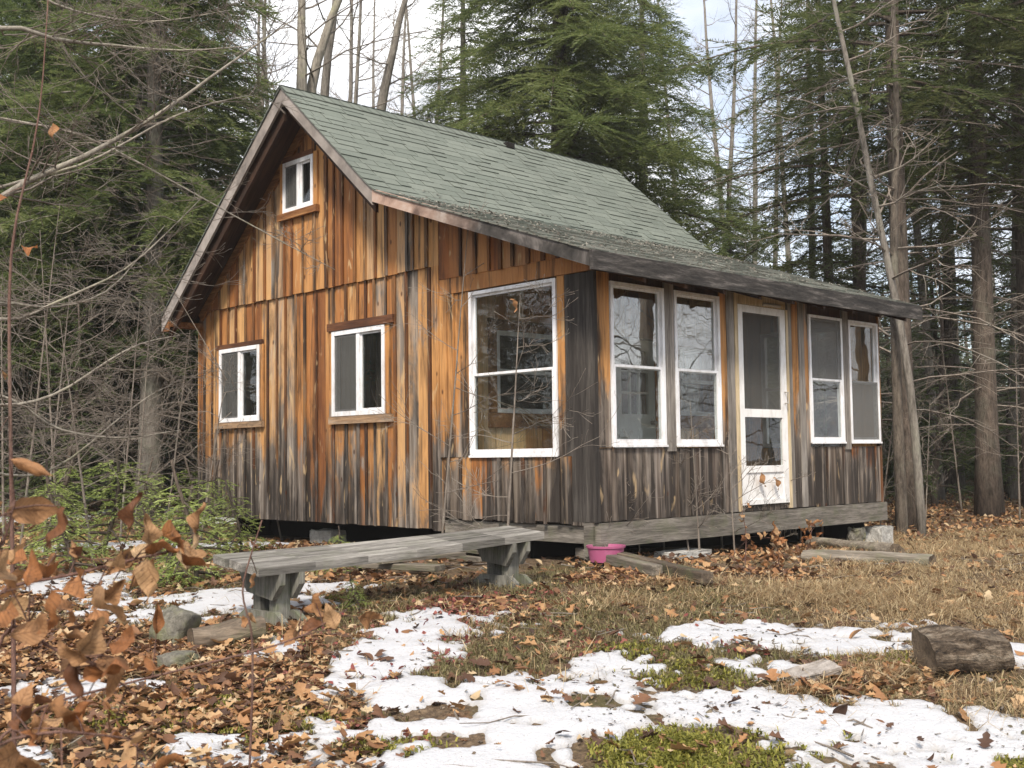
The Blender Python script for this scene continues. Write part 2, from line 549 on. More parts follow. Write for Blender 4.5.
M['needles'] = needles_mat('hemlock_needles', (.058, .086, .030), (.120, .160, .054), (.205, .230, .090))
M['needles_far_aerial'] = needles_mat('far_needles_aerial', (.075, .096, .056), (.128, .152, .084), (.185, .205, .115))  # aerial paleness put into the colour of the distant crowns
M['needles_bright'] = needles_mat('sapling_needles', (.15, .21, .05), (.29, .37, .10), (.42, .48, .18), .45)
M['needles_right'] = needles_mat('olive_needles', (.056, .076, .030), (.112, .136, .052), (.180, .195, .084))


def leaf_mat(name, stops, tr=.2):
    g = G(name, .6)
    c = g.ramp(g.island(), stops)
    c = g.mix(.4, c, g.ramp(g.noise(g.pos(), 55, 3), [(.3, .6), (.7, 1.2)]), 'MULTIPLY')
    g.base(c); g.translucent(c, tr)
    return g.m


M['litter'] = leaf_mat('leaf_litter', [(0, (.05, .028, .020)), (.3, (.15, .075, .043)), (.55, (.31, .155, .068)), (.8, (.40, .245, .12)), (1, (.49, .38, .24))])
M['litter_red'] = leaf_mat('red_leaf_litter', [(0, (.08, .018, .018)), (.5, (.20, .05, .045)), (1, (.30, .12, .09))])
M['beech'] = leaf_mat('dry_leaves', [(0, (.24, .105, .045)), (.45, (.40, .20, .09)), (.8, (.48, .28, .14)), (1, (.55, .42, .28))], .35)
def veined_leaf():
    g = G('veined_dry_leaf', .65)
    c = g.ramp(g.island(), [(0, (.14, .06, .03)), (.3, (.36, .15, .055)), (.55, (.36, .19, .09)), (.8, (.46, .30, .16)), (1, (.58, .48, .34))])
    uv = g.n.new('ShaderNodeUVMap'); u = g.sep(uv.outputs[0])
    h = g.math('ABSOLUTE', g.math('SUBTRACT', u[1], .5))
    w = g.math('SINE', g.math('SUBTRACT', g.math('MULTIPLY', u[0], 62.), g.math('MULTIPLY', h, 26.)))
    vein = g.math('MAXIMUM', g.ramp(w, [(.80, 0.), (.97, .8)]), g.ramp(h, [(.012, 1.), (.03, 0.)]))
    c = g.mix(g.math('MULTIPLY', vein, .55), c, (.12, .055, .03))
    c = g.mix(.7, c, g.ramp(g.noise(g.pos(), 38, 5, .7), [(.32, .45), (.6, 1.15)]), 'MULTIPLY')
    c = g.mix(g.ramp(g.noise(g.pos(), 90, 4, .7), [(.60, 0.), (.68, .7)]), c, (.05, .028, .018))
    g.base(c); g.bump(g.math('ADD', vein, g.noise(g.pos(), 120, 3)), .6, .003); g.translucent(c, .3)
    return g.m


M['beech_veined'] = veined_leaf()
M['straw'] = leaf_mat('straw', [(0, (.15, .09, .05)), (.4, (.36, .25, .13)), (1, (.56, .46, .29))], .3)
M['turf'] = leaf_mat('turf', [(0, (.09, .07, .04)), (.45, (.20, .155, .08)), (.75, (.17, .17, .06)), (1, (.34, .28, .16))], .3)
M['moss'] = leaf_mat('moss', [(0, (.09, .095, .018)), (.5, (.20, .20, .034)), (1, (.34, .31, .07))], .3)


def ground_mat():
    g = G('forest_floor', .95)
    p = g.coord()
    a = g.noise(p, 1.6, 6, .65); b = g.noise(p, 26, 5, .7); d = g.noise(p, 110, 3, .6)
    c = g.ramp(b, [(.3, (.05, .033, .021)), (.5, (.14, .095, .058)), (.68, (.27, .19, .115))])
    c = g.mix(g.ramp(a, [(.47, 0.), (.62, .7)]), c, g.ramp(d, [(.3, (.045, .042, .015)), (.7, (.13, .125, .040))]))
    c = g.mix(g.ramp(g.noise(p, 4.5, 5, .7), [(.56, 0.), (.68, .55)]), c, g.ramp(d, [(.3, (.12, .05, .025)), (.7, (.28, .13, .065))]))
    g.base(c); g.bump(g.math('ADD', b, d), .9, .03)
    return g.m


M['ground'] = ground_mat()


def snow_mat(name='old_snow', wet=True):
    g = G(name, .5)
    p = g.coord()
    n = g.noise(p, 45, 4, .7)
    c = g.mix(g.ramp(g.noise(p, 70, 3, .75), [(.56, 0.), (.70, .55)]), (.47, .48, .51), (.24, .19, .15))
    c = g.mix(g.ramp(g.noise(p, 3.0, 4, .6), [(.5, 0.), (.8, .25)]), c, (.38, .39, .415))
    at = g.n.new('ShaderNodeAttribute'); at.attribute_name = 'depth'
    c = g.mix(g.ramp(g.math('ADD', at.outputs['Fac'], g.math('MULTIPLY', g.math('SUBTRACT', g.noise(p, 14, 4, .7), .5), .25)), [(.0, .62), (.16, .12), (.35, 0.)]) if wet else 0., c, (.27, .25, .225))
    g.base(c); g.bump(g.math('ADD', n, g.noise(p, 9, 4)), .55, .03)
    g.b.inputs['Subsurface Weight'].default_value = .15
    g.b.inputs['Subsurface Radius'].default_value = (.02, .025, .03)
    return g.m


M['snow'] = snow_mat(); M['snow_woods'] = snow_mat('woods_snow', False)


def stone_mat(name, a, b, moss=0.):
    g = G(name, .9)
    p = g.coord(); n = g.noise(p, 20, 7, .75, .4)
    c = g.ramp(n, [(.36, a), (.64, b)])
    if moss: c = g.mix(g.ramp(g.noise(p, 5, 5, .7), [(.45, 0.), (.6, moss)]), c, (.13, .14, .055))
    g.base(c); g.bump(n, .9, .035)
    return g.m


M['concrete'] = stone_mat('concrete', (.30, .29, .27), (.56, .55, .52))
M['stone'] = stone_mat('stone', (.09, .085, .07), (.24, .225, .19), .6)
M['pale_stone'] = stone_mat('pale_board', (.24, .21, .185), (.44, .40, .37))
gp = G('pink_plastic', .4); gp.base(gp.mix(gp.ramp(gp.noise(gp.coord(), 9, 4), [(.5, 0.), (.75, .35)]), (.34, .09, .185), (.45, .24, .33))); M['pink'] = gp.m
M['cream'] = G('cream_plastic', .5).base((.66, .58, .50)).m

# ------------------------------------------------------------------ ground
rng = np.random.default_rng(7)
Ds = np.concatenate([np.arange(-60, 2, 4.), np.arange(2, 4, .2), np.arange(4, 13, .05), np.arange(13, 24, .2), np.arange(24, 60, 1.5), np.arange(60, 161, 10.)])
Ls = np.concatenate([np.arange(-120, -40, 10.), np.arange(-40, -12, 2.), np.arange(-12, -5.5, .3), np.arange(-5.5, 6.5, .06), np.arange(6.5, 14, .3), np.arange(14, 40, 2.), np.arange(40, 121, 10.)])
DD, LL = np.meshgrid(Ds, Ls, indexing='ij')
ZZ = ground_dl(DD, LL) + np.where((DD > 3.5) & (DD < 14) & (abs(LL) < 7), .016*fbm(DD*9, LL*9, 3, 3), 0)
XX, YY = xy(DD, LL)
nD, nL = DD.shape
idx = np.arange(nD*nL).reshape(nD, nL)
FF = np.stack([idx[:-1, :-1], idx[:-1, 1:], idx[1:, 1:], idx[1:, :-1]], -1).reshape(-1, 4)[:, ::-1]
go = finish(np_mesh('ground', np.stack([XX, YY, ZZ], -1).reshape(-1, 3), FF), 'ground', M['ground'], smooth=True)
tag(go, kind='structure')

# ------------------------------------------------------------------ snow: patches laid on the ground, each an ellipse in ground metres
def patch(px, py, rx, ry):
    c = on_ground(px, py); D, L = dl(c[0], c[1]); D = float(D); L = float(L)
    a = on_ground(px, py-ry); b = on_ground(px, min(py+ry, 790))
    return D, L, rx/FPX*D, max(.05, abs(float(dl(a[0], a[1])[0]-dl(b[0], b[1])[0]))/2)


SN = [patch(*q) for q in [(370, 752, 80, 22), (450, 748, 150, 36), (560, 712, 95, 34), (615, 680, 50, 24), (735, 715, 85, 22), (870, 728, 120, 26), (980, 755, 90, 22),
      (430, 695, 55, 20), (390, 660, 68, 17), (440, 627, 62, 15), (480, 622, 40, 8), (770, 634, 110, 9), (880, 650, 50, 10), (1012, 654, 26, 9),
      (255, 602, 90, 10), (330, 590, 50, 7), (75, 692, 75, 12), (15, 762, 34, 12), (196, 757, 42, 14), (280, 654, 18, 8), (120, 605, 60, 8), (60, 585, 60, 8),
      (690, 632, 40, 6), (540, 745, 90, 30), (30, 690, 35, 10), (1000, 730, 60, 12), (735, 665, 16, 4), (185, 612, 40, 7), (350, 690, 30, 8)]]
HO = [patch(*q) for q in [(705, 757, 122, 28), (500, 690, 22, 9), (830, 750, 30, 10), (575, 703, 10, 3), (700, 683, 95, 14), (395, 745, 50, 7)]]


def snow_field(D, L):
    f = np.full(D.shape, -9.)
    nz = fbm(D*2.6, L*2.6, 21, 4)*1.15 + fbm(D*9, L*9, 33, 6)*1.25
    for a, b, rx, ry in SN:
        q = np.sqrt(((L-b)/rx)**2+((D-a)/ry)**2)
        f = np.maximum(f, (1-q)*math.sqrt(rx*ry)*2.2)
    for a, b, rx, ry in HO:
        q = np.sqrt(((L-b)/rx)**2+((D-a)/ry)**2)
        f = np.minimum(f, (q-1)*math.sqrt(rx*ry)*2.2)
    return f*.9 + nz*.62+.02


Dn = np.arange(4.2, 10.6, .022); Ln = np.arange(-4.6, 4.6, .022)
SD, SL = np.meshgrid(Dn, Ln, indexing='ij')
SF = snow_field(SD, SL)
g0 = ground_dl(SD, SL)
SZ = g0 + np.clip(SF*.14, -.05, .022) + .006*fbm(SD*7, SL*7, 51, 4) + .004*fbm(SD*30, SL*30, 57, 2)
SX, SY = xy(SD, SL)
a_, b_ = SD.shape
idx = np.arange(a_*b_).reshape(a_, b_)
q = np.stack([idx[:-1, :-1], idx[:-1, 1:], idx[1:, 1:], idx[1:, :-1]], -1).reshape(-1, 4)[:, ::-1]
keep = (SF.ravel()[q] > -.09).any(1)
q = q[keep]
used, inv = np.unique(q, return_inverse=True)
sme = np_mesh('snow', np.stack([SX, SY, SZ], -1).reshape(-1, 3)[used], inv.reshape(-1, 4))
at_ = sme.attributes.new('depth', 'FLOAT', 'POINT'); at_.data.foreach_set('value', np.clip(SF.ravel()[used], 0, 1).astype(np.float32))
so = finish(sme, 'snow', M['snow'], smooth=True)
tag(so, kind='structure')
# thin snow lying in the woods and along the shaded cabin wall
def far_snow(cx, cy, rx, ry, seed):
    u = np.linspace(-1, 1, 40); A, B = np.meshgrid(u, u, indexing='ij')
    p = on_ground(cx, cy); D0, L0 = [float(t) for t in dl(p[0], p[1])]
    D = D0+A*ry; L = L0+B*rx
    f = 1-np.sqrt(A*A+B*B)+.5*fbm(A*2+seed, B*2, seed, 4)
    Z = ground_dl(D, L)+np.clip(f*.12, -.06, .05)
    X, Y = xy(D, L)
    i = np.arange(1600).reshape(40, 40)
    return np.stack([X, Y, Z], -1).reshape(-1, 3), np.stack([i[:-1, :-1], i[:-1, 1:], i[1:, 1:], i[1:, :-1]], -1).reshape(-1, 4)[:, ::-1]


VV = []; QQ = []; nn = 0
for k, q_ in enumerate([(225, 522, 1.0, .5), (215, 548, .9, .35), (70, 500, 1.5, 1.2), (30, 520, 1.2, .8), (150, 512, 1.2, 1.0), (100, 548, .8, .6), (360, 560, .5, .2)]):
    v, f_ = far_snow(*q_, k*7+3); VV.append(v); QQ.append(f_+nn); nn += len(v)
tag(finish(np_mesh('snow_in_woods', np.concatenate(VV), np.concatenate(QQ)), 'snow_in_woods', M['snow_woods'], smooth=True), kind='structure')

# ------------------------------------------------------------------ cabin
LA, LB, DP = 7.177, 5.126, 2.108
OG, LE, EO = -.484, 5.385, -.418
ridge = (4.349, 4.912); brk = (2.613, 3.406); eave = (EO, 2.337); leftv = (7.257, 2.525)
cabin = empty('cabin', (0, 0, -.35))
CO = np.array([0, 0, .35])


def cab(mb, name, mat, parent=None, smooth=False):
    """build in world metres, parented under the cabin whose base sits at z = -0.35"""
    o = mb.build(name, mat, parent or cabin, smooth)
    if parent is None: o.location = tuple(CO)
    return o


tag(cabin, 'weathered orange board cabin with a green shingle roof and a screened porch', 'cabin')


def roof_z(y):
    return float(np.interp(y, [EO, brk[0], ridge[0], leftv[0]], [eave[1], brk[1], ridge[1], leftv[1]]))


pr = random.Random(3)


def edges(a, b, fixed, wmin, wmax):
    pts = sorted(set([a, b]+[f for f in fixed if a < f < b]))
    out = [a]
    for p, q in zip(pts[:-1], pts[1:]):
        t = p
        while q-t > wmax*1.25:
            t += pr.uniform(wmin, wmax); 
            if q-t < wmin*.6: break
            out.append(t)
        out.append(q)
    return out


def segs(s0, s1, z0, z1, opens):
    """z intervals of a strip left free by the openings"""
    iv = [(z0, z1)]
    for (a, b, c, d) in opens:
        if s1 > a+.002 and s0 < b-.002:
            nv = []
            for (p, q) in iv:
                if d <= p or c >= q: nv.append((p, q)); continue
                if c > p: nv.append((p, c))
                if d < q: nv.append((d, q))
            iv = nv
    return iv


def plate(mb, ax, s0, s1, o0, o1, z0, z1a, z1b, mi=0):
    P = lambda s, o, z: (o, s, z) if ax == 'A' else (s, o, z)
    mb.hexa([P(s0, o0, z0), P(s1, o0, z0), P(s1, o1, z0), P(s0, o1, z0), P(s0, o0, z1a), P(s1, o0, z1b), P(s1, o1, z1b), P(s0, o1, z1a)], mi)


def boards(mb, mbb, ax, ed, z0, ztop, opens, off, thick=.025, batt=.022, bw=(.03, .05), skip=.15, jit=.012):
    """boards into mb with their battens into mbb; outward is the negative offset"""
    for s0, s1 in zip(ed[:-1], ed[1:]):
        d = pr.uniform(0, .006); zz = z0-pr.uniform(0, jit)
        for (p, q) in segs(s0, s1, zz, 99, opens):
            ta, tb = (ztop(s0), ztop(s1)) if q == 99 else (q, q)
            if min(ta, tb)-p < .03: continue
            plate(mb, ax, s0+.002, s1-.002, off-d, off+thick, p, ta-.002, tb-.002)
    if mbb is None: return
    for s in ed[1:-1]:
        if pr.random() < skip: continue
        w = pr.uniform(*bw)
        for (p, q) in segs(s-w/2, s+w/2, z0-pr.uniform(0, jit), 99, opens):
            t = min(ztop(s-w/2), ztop(s+w/2)) if q == 99 else q
            if t-p < .05: continue
            plate(mb, ax, s-w/2, s+w/2, off-batt-pr.uniform(0, .006), off-.0075, p, t-.003, t-.003, 1)


# --- front gable wall (plane x = 0, faces -x)
wx = {'small': (5.585, 6.571, 1.076, 2.029), 'mid': (3.021, 4.012, 1.071, 2.043), 'big': (.442, 1.652, .591, 2.237), 'loft': (4.351, 5.003, 3.577, 4.196)}
op = [wx['small'], wx['mid']]
m, mb = MB(), MB()
boards(m, mb, 'A', edges(DP, LA, [a for w in op for a in w[:2]], .15, .24), -.138, lambda y: 2.62, op, 0)
gw = cab(m, 'gable_wall', [M['siding_gable'], M['batten']])
m, mb = MB(), MB()
opu = [wx['loft'], (2.9, 3.0, -1, -.9)]
rz = lambda y: roof_z(y)-.13
ed = edges(DP, LA, list(wx['loft'][:2])+[ridge[0], brk[0]], .15, .25)
boards(m, mb, 'A', ed, 2.575, rz, opu, -.028, .02, .022)
ug = cab(m, 'upper_gable_wall', [M['siding_upper'], M['batten']])
# porch end of the gable wall
m, mb = MB(), MB()
boards(m, mb, 'A', edges(0, DP-.002, [], .16, .22), 2.42, lambda y: roof_z(y)-.12, [], -.028, .02)
pg = cab(m, 'porch_gable_siding', [M['siding_red'], M['batten']])
m, mb = MB(), MB()
boards(m, mb, 'A', edges(.02, DP-.02, [.30, .442, 1.652, 1.99], .12, .19), -.01, lambda y: .588, [], -.006, .025, .022, skip=.4, jit=.03)
cab(m, 'porch_end_siding', [M['siding_porch'], M['batten']])
m = MB()
for (a, b, o) in ((1.664, 1.73, -.012), (1.735, 1.89, 0.0), (1.895, 1.985, -.02), (1.99, 2.10, -.03), (.345, .435, -.015)):
    m = MB(); plate(m, 'A', a, b, o, .03, .59, 2.25, 2.25); cab(m, 'trim_board', M['trim_up'])
m = MB(); plate(m, 'A', 2.11, 2.22, -.034, -.0, -.16, 2.57, 2.57); cab(m, 'trim_board', M['trim_up'])
m = MB(); plate(m, 'A', .0, DP, -.022, .03, 2.255, 2.419, 2.419)
cab(m, 'header_board', M['siding_red'])
m = MB(); plate(m, 'A', -.02, .34, -.012, .03, -.005, 2.25, 2.25)
cab(m, 'corner_board', M['dark_board'])
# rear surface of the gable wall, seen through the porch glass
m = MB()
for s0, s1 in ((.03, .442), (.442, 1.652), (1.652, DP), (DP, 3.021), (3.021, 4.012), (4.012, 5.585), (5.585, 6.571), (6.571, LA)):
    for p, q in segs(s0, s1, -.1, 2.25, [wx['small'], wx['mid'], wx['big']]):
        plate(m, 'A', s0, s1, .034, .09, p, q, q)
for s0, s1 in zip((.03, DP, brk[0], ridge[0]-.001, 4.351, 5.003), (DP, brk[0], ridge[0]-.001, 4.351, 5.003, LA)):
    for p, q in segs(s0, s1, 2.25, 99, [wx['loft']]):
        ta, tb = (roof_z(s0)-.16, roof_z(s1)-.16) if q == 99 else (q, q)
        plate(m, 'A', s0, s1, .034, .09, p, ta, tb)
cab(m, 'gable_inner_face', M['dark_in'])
# frieze board under the left rake, along the wall
m = MB()
for (ya, yb) in ((4.45, 7.05),):
    A = np.array([-.045, ya, roof_z(ya)-.20]); B = np.array([-.045, yb, roof_z(yb)-.20])
    m.bar(A, B, .03, .12, (0, .6, .8))
cab(m, 'frieze_board', M['trim'])

# --- porch wall (plane y = 0, faces -y)
WB = [(.212, .985, .67, 2.177), (1.143, 1.877, .67, 2.177), (3.542, 4.254, .695, 2.128), (4.397, 5.079, .695, 2.128)]
DR = (2.188, 3.068, .06, 2.132)
m, mb = MB(), MB()
boards(m, mb, 'B', edges(.0, LB, [.212, 2.05, 2.188, 3.068, 3.40, 5.085], .13, .26), .0, lambda x: .655, [DR], 0, .025, .02, (.025, .04), skip=.45, jit=.012)
pw = cab(m, 'porch_wall', [M['siding_dark'], M['batten']])
m = MB()
for (a, b, o, k) in ((.012, .20, -.004, 0), (1.89, 1.99, -.006, 0), (3.20, 3.32, -.008, 0), (3.43, 3.53, -.004, 0), (5.09, LB, -.004, 0)):
    m = MB(); plate(m, 'B', a, b, o-.012, .03, .66 if a < .1 or a > 5 else .0, 2.25, 2.25); cab(m, 'post', M['trim_up'])
m = MB()
for (a, b, o) in ((.995, 1.133, -.01), (1.995, 2.12, -.012), (3.325, 3.425, -.02), (4.262, 4.389, -.012)):
    m = MB(); plate(m, 'B', a, b, o-.013, .03, .0 if 1.9 < a < 3.4 else .62, 2.25, 2.25); cab(m, 'post', M['gray_up'])
m = MB(); plate(m, 'B', 3.12, 3.195, -.02, .03, .0, 2.25, 2.25); cab(m, 'post', M['gray_up'])
m = MB()
plate(m, 'B', 2.125, 2.183, -.03, .03, .0, 2.25, 2.25)
plate(m, 'B', 2.184, 3.07, -.03, .03, 2.137, 2.25, 2.25)
plate(m, 'B', 3.073, 3.115, -.03, .03, .0, 2.136, 2.136)
cab(m, 'door_casing', M['pale_trim'])
m = MB()
for a, b, c in ((.2, .992, 2.18), (1.136, 1.885, 2.18), (3.535, 4.258, 2.131), (4.392, 5.086, 2.131)):
    plate(m, 'B', a, b, -.004, .03, c, 2.3, 2.3)
plate(m, 'B', .0, LB, .031, .06, 2.24, 2.42, 2.42)
cab(m, 'eave_board', M['soffit'])

# --- other walls, floor, sills
m = MB()
for (e0, e1) in zip(np.arange(0, 5.1, .205), np.arange(.205, 5.2, .205)):
    m.box(e0, min(e1-.004, LB), LA, LA+.025, -.138, 2.45)
cab(m, 'rear_wall', M['siding_gable'])
m = MB()
ey = list(np.arange(0, LA, .2052))+[LA]
for s0, s1 in zip(ey[:-1], ey[1:]):
    if .40 < s0 and s1 < 1.66:  # opening for the added end window
        m.box(LB-.03, LB-.003, s0, s1-.004, -.13, .65); m.box(LB-.03, LB-.003, s0, s1-.004, 2.15, 2.5); continue
    m.hexa([(LB-.03, s0, -.13), (LB-.003, s0, -.13), (LB-.003, s1-.004, -.13), (LB-.03, s1-.004, -.13),
            (LB-.03, s0, roof_z(s0)-.13), (LB-.003, s0, roof_z(s0)-.13), (LB-.003, s1-.004, roof_z(s1-.004)-.13), (LB-.03, s1-.004, roof_z(s1-.004)-.13)])
cab(m, 'side_wall', M['siding_gable'])
m = MB(); m.box(.1, LB-.04, .06, LA-.01, -.08, .02)
cab(m, 'floor', M['old_board'])
m = MB()
m.box(.012, LB+.03, -.035, .13, -.227, -.014)
cab(m, 'sill_beam', M['beam'])
m = MB(); m.box(.02, .15, .132, 2.10, -.20, -.045); m.box(-.02, .0115, .03, .14, -.31, -.012)
cab(m, 'gable_sill_beam', M['beam'])
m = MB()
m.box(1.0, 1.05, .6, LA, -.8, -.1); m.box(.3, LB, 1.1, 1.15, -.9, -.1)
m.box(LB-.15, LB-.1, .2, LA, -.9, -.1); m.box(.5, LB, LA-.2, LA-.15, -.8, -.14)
cab(m, 'crawlspace_shade_sheets', M['black_in'])  # near-black sheets added under the floor to keep the crawlspace in shade

m = MB()  # unseen end window, added to let daylight into the porch
for q in ((.43, .49, .66, 2.14), (1.58, 1.64, .66, 2.14), (.49, 1.58, .66, .71), (.49, 1.58, 2.09, 2.14), (.49, 1.58, 1.39, 1.43)):
    m.box(LB-.045, LB+.01, q[0], q[1], q[2], q[3])
added_window = cab(m, 'window', M['vinyl'])
m = MB(); m.box(LB-.02, LB-.017, .49, 1.58, .71, 2.09); m.build('pane', M['glass'], added_window)

# --- inner wall between porch and main room
IW = [(.76, 1.72, 1.06, 1.95), (3.93, 4.75, 1.08, 1.95)]
IDR = (2.66, 3.47, .02, 2.02)
m = MB()
boards(m, None, 'B', edges(.095, LB-.035, [IW[0][0], IW[0][1], 2.66, 3.47, 3.93, 4.75], .2, .27), .02, lambda x: 2.9, IW+[IDR], DP, .04)
inn = cab(m, 'inner_wall', M['inner'])
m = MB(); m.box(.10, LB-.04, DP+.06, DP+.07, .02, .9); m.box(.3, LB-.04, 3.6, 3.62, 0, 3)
cab(m, 'room_backdrop', M['dark_in'])  # dark sheets added to stand in for the shade of the main room
for i, (a, b, c, d) in enumerate(IW):
    m = MB()
    for q in ((a, a+.05, c, d), (b-.05, b, c, d), (a+.05, b-.05, c, c+.05), (a+.05, b-.05, d-.05, d), (a+.05, b-.05, 1.49, 1.535)):
        m.box(q[0], q[1], DP-.02, DP+.03, q[2], q[3])
    wf = cab(m, 'inner_window', M['vinyl'])
    m = MB(); m.box(a+.05, b-.05, DP+.005, DP+.008, c+.05, 1.49); m.box(a+.05, b-.05, DP+.012, DP+.015, 1.535, d-.05)
    m.build('pane', M['glass'], wf)
    m = MB(); m.box(a-.12, b+.12, DP-.045, DP-.002, c-.16, c-.004); m.box(a-.12, b+.12, DP-.03, DP-.002, d+.003, d+.12)
    m.box(a-.11, a-.003, DP-.03, DP-.002, c, d+.002); m.box(b+.003, b+.11, DP-.03, DP-.002, c, d+.002)
    m.build('sill', M['trim'], wf)
m = MB()
a, b, c, d = IDR
m.box(a+.03, b-.03, DP-.012, DP+.03, c, 1.08)
m.box(a+.03, a+.15, DP-.012, DP+.03, 1.08, d-.03); m.box(b-.15, b-.03, DP-.012, DP+.03, 1.08, d-.03); m.box(a+.15, b-.15, DP-.012, DP+.03, 1.86, d-.03)
for k in (1, 2):
    x = a+.15+(b-a-.3)*k/3; m.box(x-.011, x+.011, DP-.008, DP+.026, 1.08, 1.86)
    z = 1.08+.78*k/3; m.box(a+.15, b-.15, DP-.0075, DP+.0255, z-.011, z+.011)
for x0 in (a+.11, (a+b)/2+.04):
    m.box(x0, x0+.25, DP-.024, DP-.0125, .2, .9)
idoor = cab(m, 'inner_door', M['inner_door'])
m = MB(); m.box(a+.15, b-.15, DP+.008, DP+.012, 1.08, 1.86); m.build('pane', M['glass'], idoor)
m = MB()
m.tube([(b-.10, DP-.012, .98), (b-.10, DP-.05, .98), (b-.10, DP-.055, .98), (b-.10, DP-.085, .98)], [.028, .013, .03, .022], 10)
m.build('knob', M['metal'], idoor)

# --- windows
def hung(ax, a, b, c, d, off, mid, glass_up, screen=None, fr=.036, name='window'):
    """double-hung window: outer frame, two sashes, glass"""
    m = MB()
    P = lambda s0, s1, o0, o1, z0, z1: plate(m, ax, s0, s1, off+o0, off+o1, z0, z1, z1)
    for q in ((a, a+fr, c, d), (b-fr, b, c, d), (a+fr, b-fr, c, c+fr), (a+fr, b-fr, d-fr*.8, d)):
        P(q[0], q[1], -.028, .04, q[2], q[3])
    P(a-.008, b+.008, -.038, -.0285, c-.008, c+.012)
    w = cab(m, name, M['vinyl'])
    m = MB(); s = .026
    a2, b2 = a+fr, b-fr
    for (z0, z1, o) in ((c+fr, mid, -.018), (mid-.035, d-fr*.8, .004)):
        for q in ((a2, a2+s, z0, z1), (b2-s, b2, z0, z1), (a2+s, b2-s, z0, z0+s*1.15), (a2+s, b2-s, z1-s, z1)):
            P(q[0]+.001, q[1]-.001, o, o+.020, q[2]+.001, q[3]-.001)
    m.build('sash', M['vinyl'], w)
    m = MB(); P(a2+s, b2-s, -.010, -.007, c+fr+s*1.15, mid-s); m.build('pane', M['glass'], w)
    m = MB(); P(a2+s, b2-s, .012, .015, mid-.035+s, d-fr*.8-s); m.build('pane', glass_up, w)
    if screen:
        z0, z1 = {'up': (mid, d-fr*.8), 'low': (c+fr, mid)}[screen]
        m = MB(); P(a2+.003, b2-.003, -.0225, -.0215, z0+.002, z1-.002); m.build('screen', M['screen_light'], w)
    return w


hung('A', *wx['big'], .0, 1.415, M['glass'], None, .042)
hung('B', *WB[0], .0, 1.42, M['glass_bright'])
hung('B', *WB[1], .0, 1.42, M['glass_bright'])
hung('B', *WB[2], .0, 1.42, M['glass'], 'up')
hung('B', *WB[3], .0, 1.42, M['glass'], 'low')


def slider(a, b, c, d, off, trims, fr=.05):
    m = MB()
    P = lambda s0, s1, o0, o1, z0, z1: plate(m, 'A', s0, s1, off+o0, off+o1, z0, z1, z1)
    for q in ((a, a+fr, c, d), (b-fr, b, c, d), (a+fr, b-fr, c, c+fr), (a+fr, b-fr, d-fr, d)):
        P(q[0], q[1], -.03, .05, q[2], q[3])
    cxm = (a+b)/2
    P(cxm-.03, cxm+.03, -.02, .03, c+fr, d-fr)
    w = cab(m, 'window', M['vinyl'])
    m = MB(); s = .025
    for (s0, s1, o) in ((a+fr, cxm-.03, .0), (cxm+.03, b-fr, -.014)):
        for q in ((s0, s0+s, c+fr, d-fr), (s1-s, s1, c+fr, d-fr), (s0+s, s1-s, c+fr, c+fr+s), (s0+s, s1-s, d-fr-s, d-fr)):
            P(q[0]+.001, q[1]-.001, o, o+.018, q[2]+.001, q[3]-.001)
    m.build('sash', M['vinyl'], w)
    m = MB(); P(a+fr+s, cxm-.03-s, .008, .011, c+fr+s, d-fr-s); m.build('pane', M['glass'], w)
    m = MB(); P(cxm+.03+s, b-fr-s, -.006, -.003, c+fr+s, d-fr-s); m.build('pane', M['glass'], w)
    m = MB(); P(cxm+.03+.003, b-fr-.003, -.0185, -.0175, c+fr+.003, d-fr-.003); m.build('screen', M['screen'], w)
    m = MB(); n = 9
    for k in range(n):
        y0 = cxm+.03+(b-cxm-.06)*k/n; y1 = cxm+.03+(b-cxm-.06)*(k+1)/n
        plate(m, 'A', y0, y1, off+.10+.012*(k % 2), off+.104+.012*(k % 2), c, d, d)
    m.build('curtain', M['curtain'], w)
    mats = {0: M['trim'], 1: M['trim_dark'], 2: M['sill_wood'], 3: M['trim_up']}
    for (s0, s1, z0, z1, o, mt) in trims:
        m = MB(); P(s0, s1, o, .0, z0, z1); m.build('trim', mats[mt], w)
    return w


slider(*wx['small'], -.012, [(5.50, 6.66, .995, 1.07, -.045, 2), (5.52, 6.66, 2.034, 2.09, -.03, 1), (5.50, 5.58, 1.074, 2.03, -.022, 3), (6.576, 6.63, 1.074, 2.03, -.02, 3)])
slider(*wx['mid'], -.012, [(2.88, 4.05, .98, 1.065, -.05, 2), (2.86, 4.09, 2.05, 2.14, -.04, 1), (2.93, 3.016, 1.07, 2.045, -.02, 3), (4.017, 4.07, 1.07, 2.045, -.02, 3)])
slider(*wx['loft'], -.036, [(4.25, 5.09, 3.49, 3.572, -.055, 0), (4.27, 4.346, 3.575, 4.22, -.025, 3), (5.008, 5.07, 3.575, 4.2, -.025, 3), (4.348, 5.006, 4.20, 4.26, -.03, 1)])

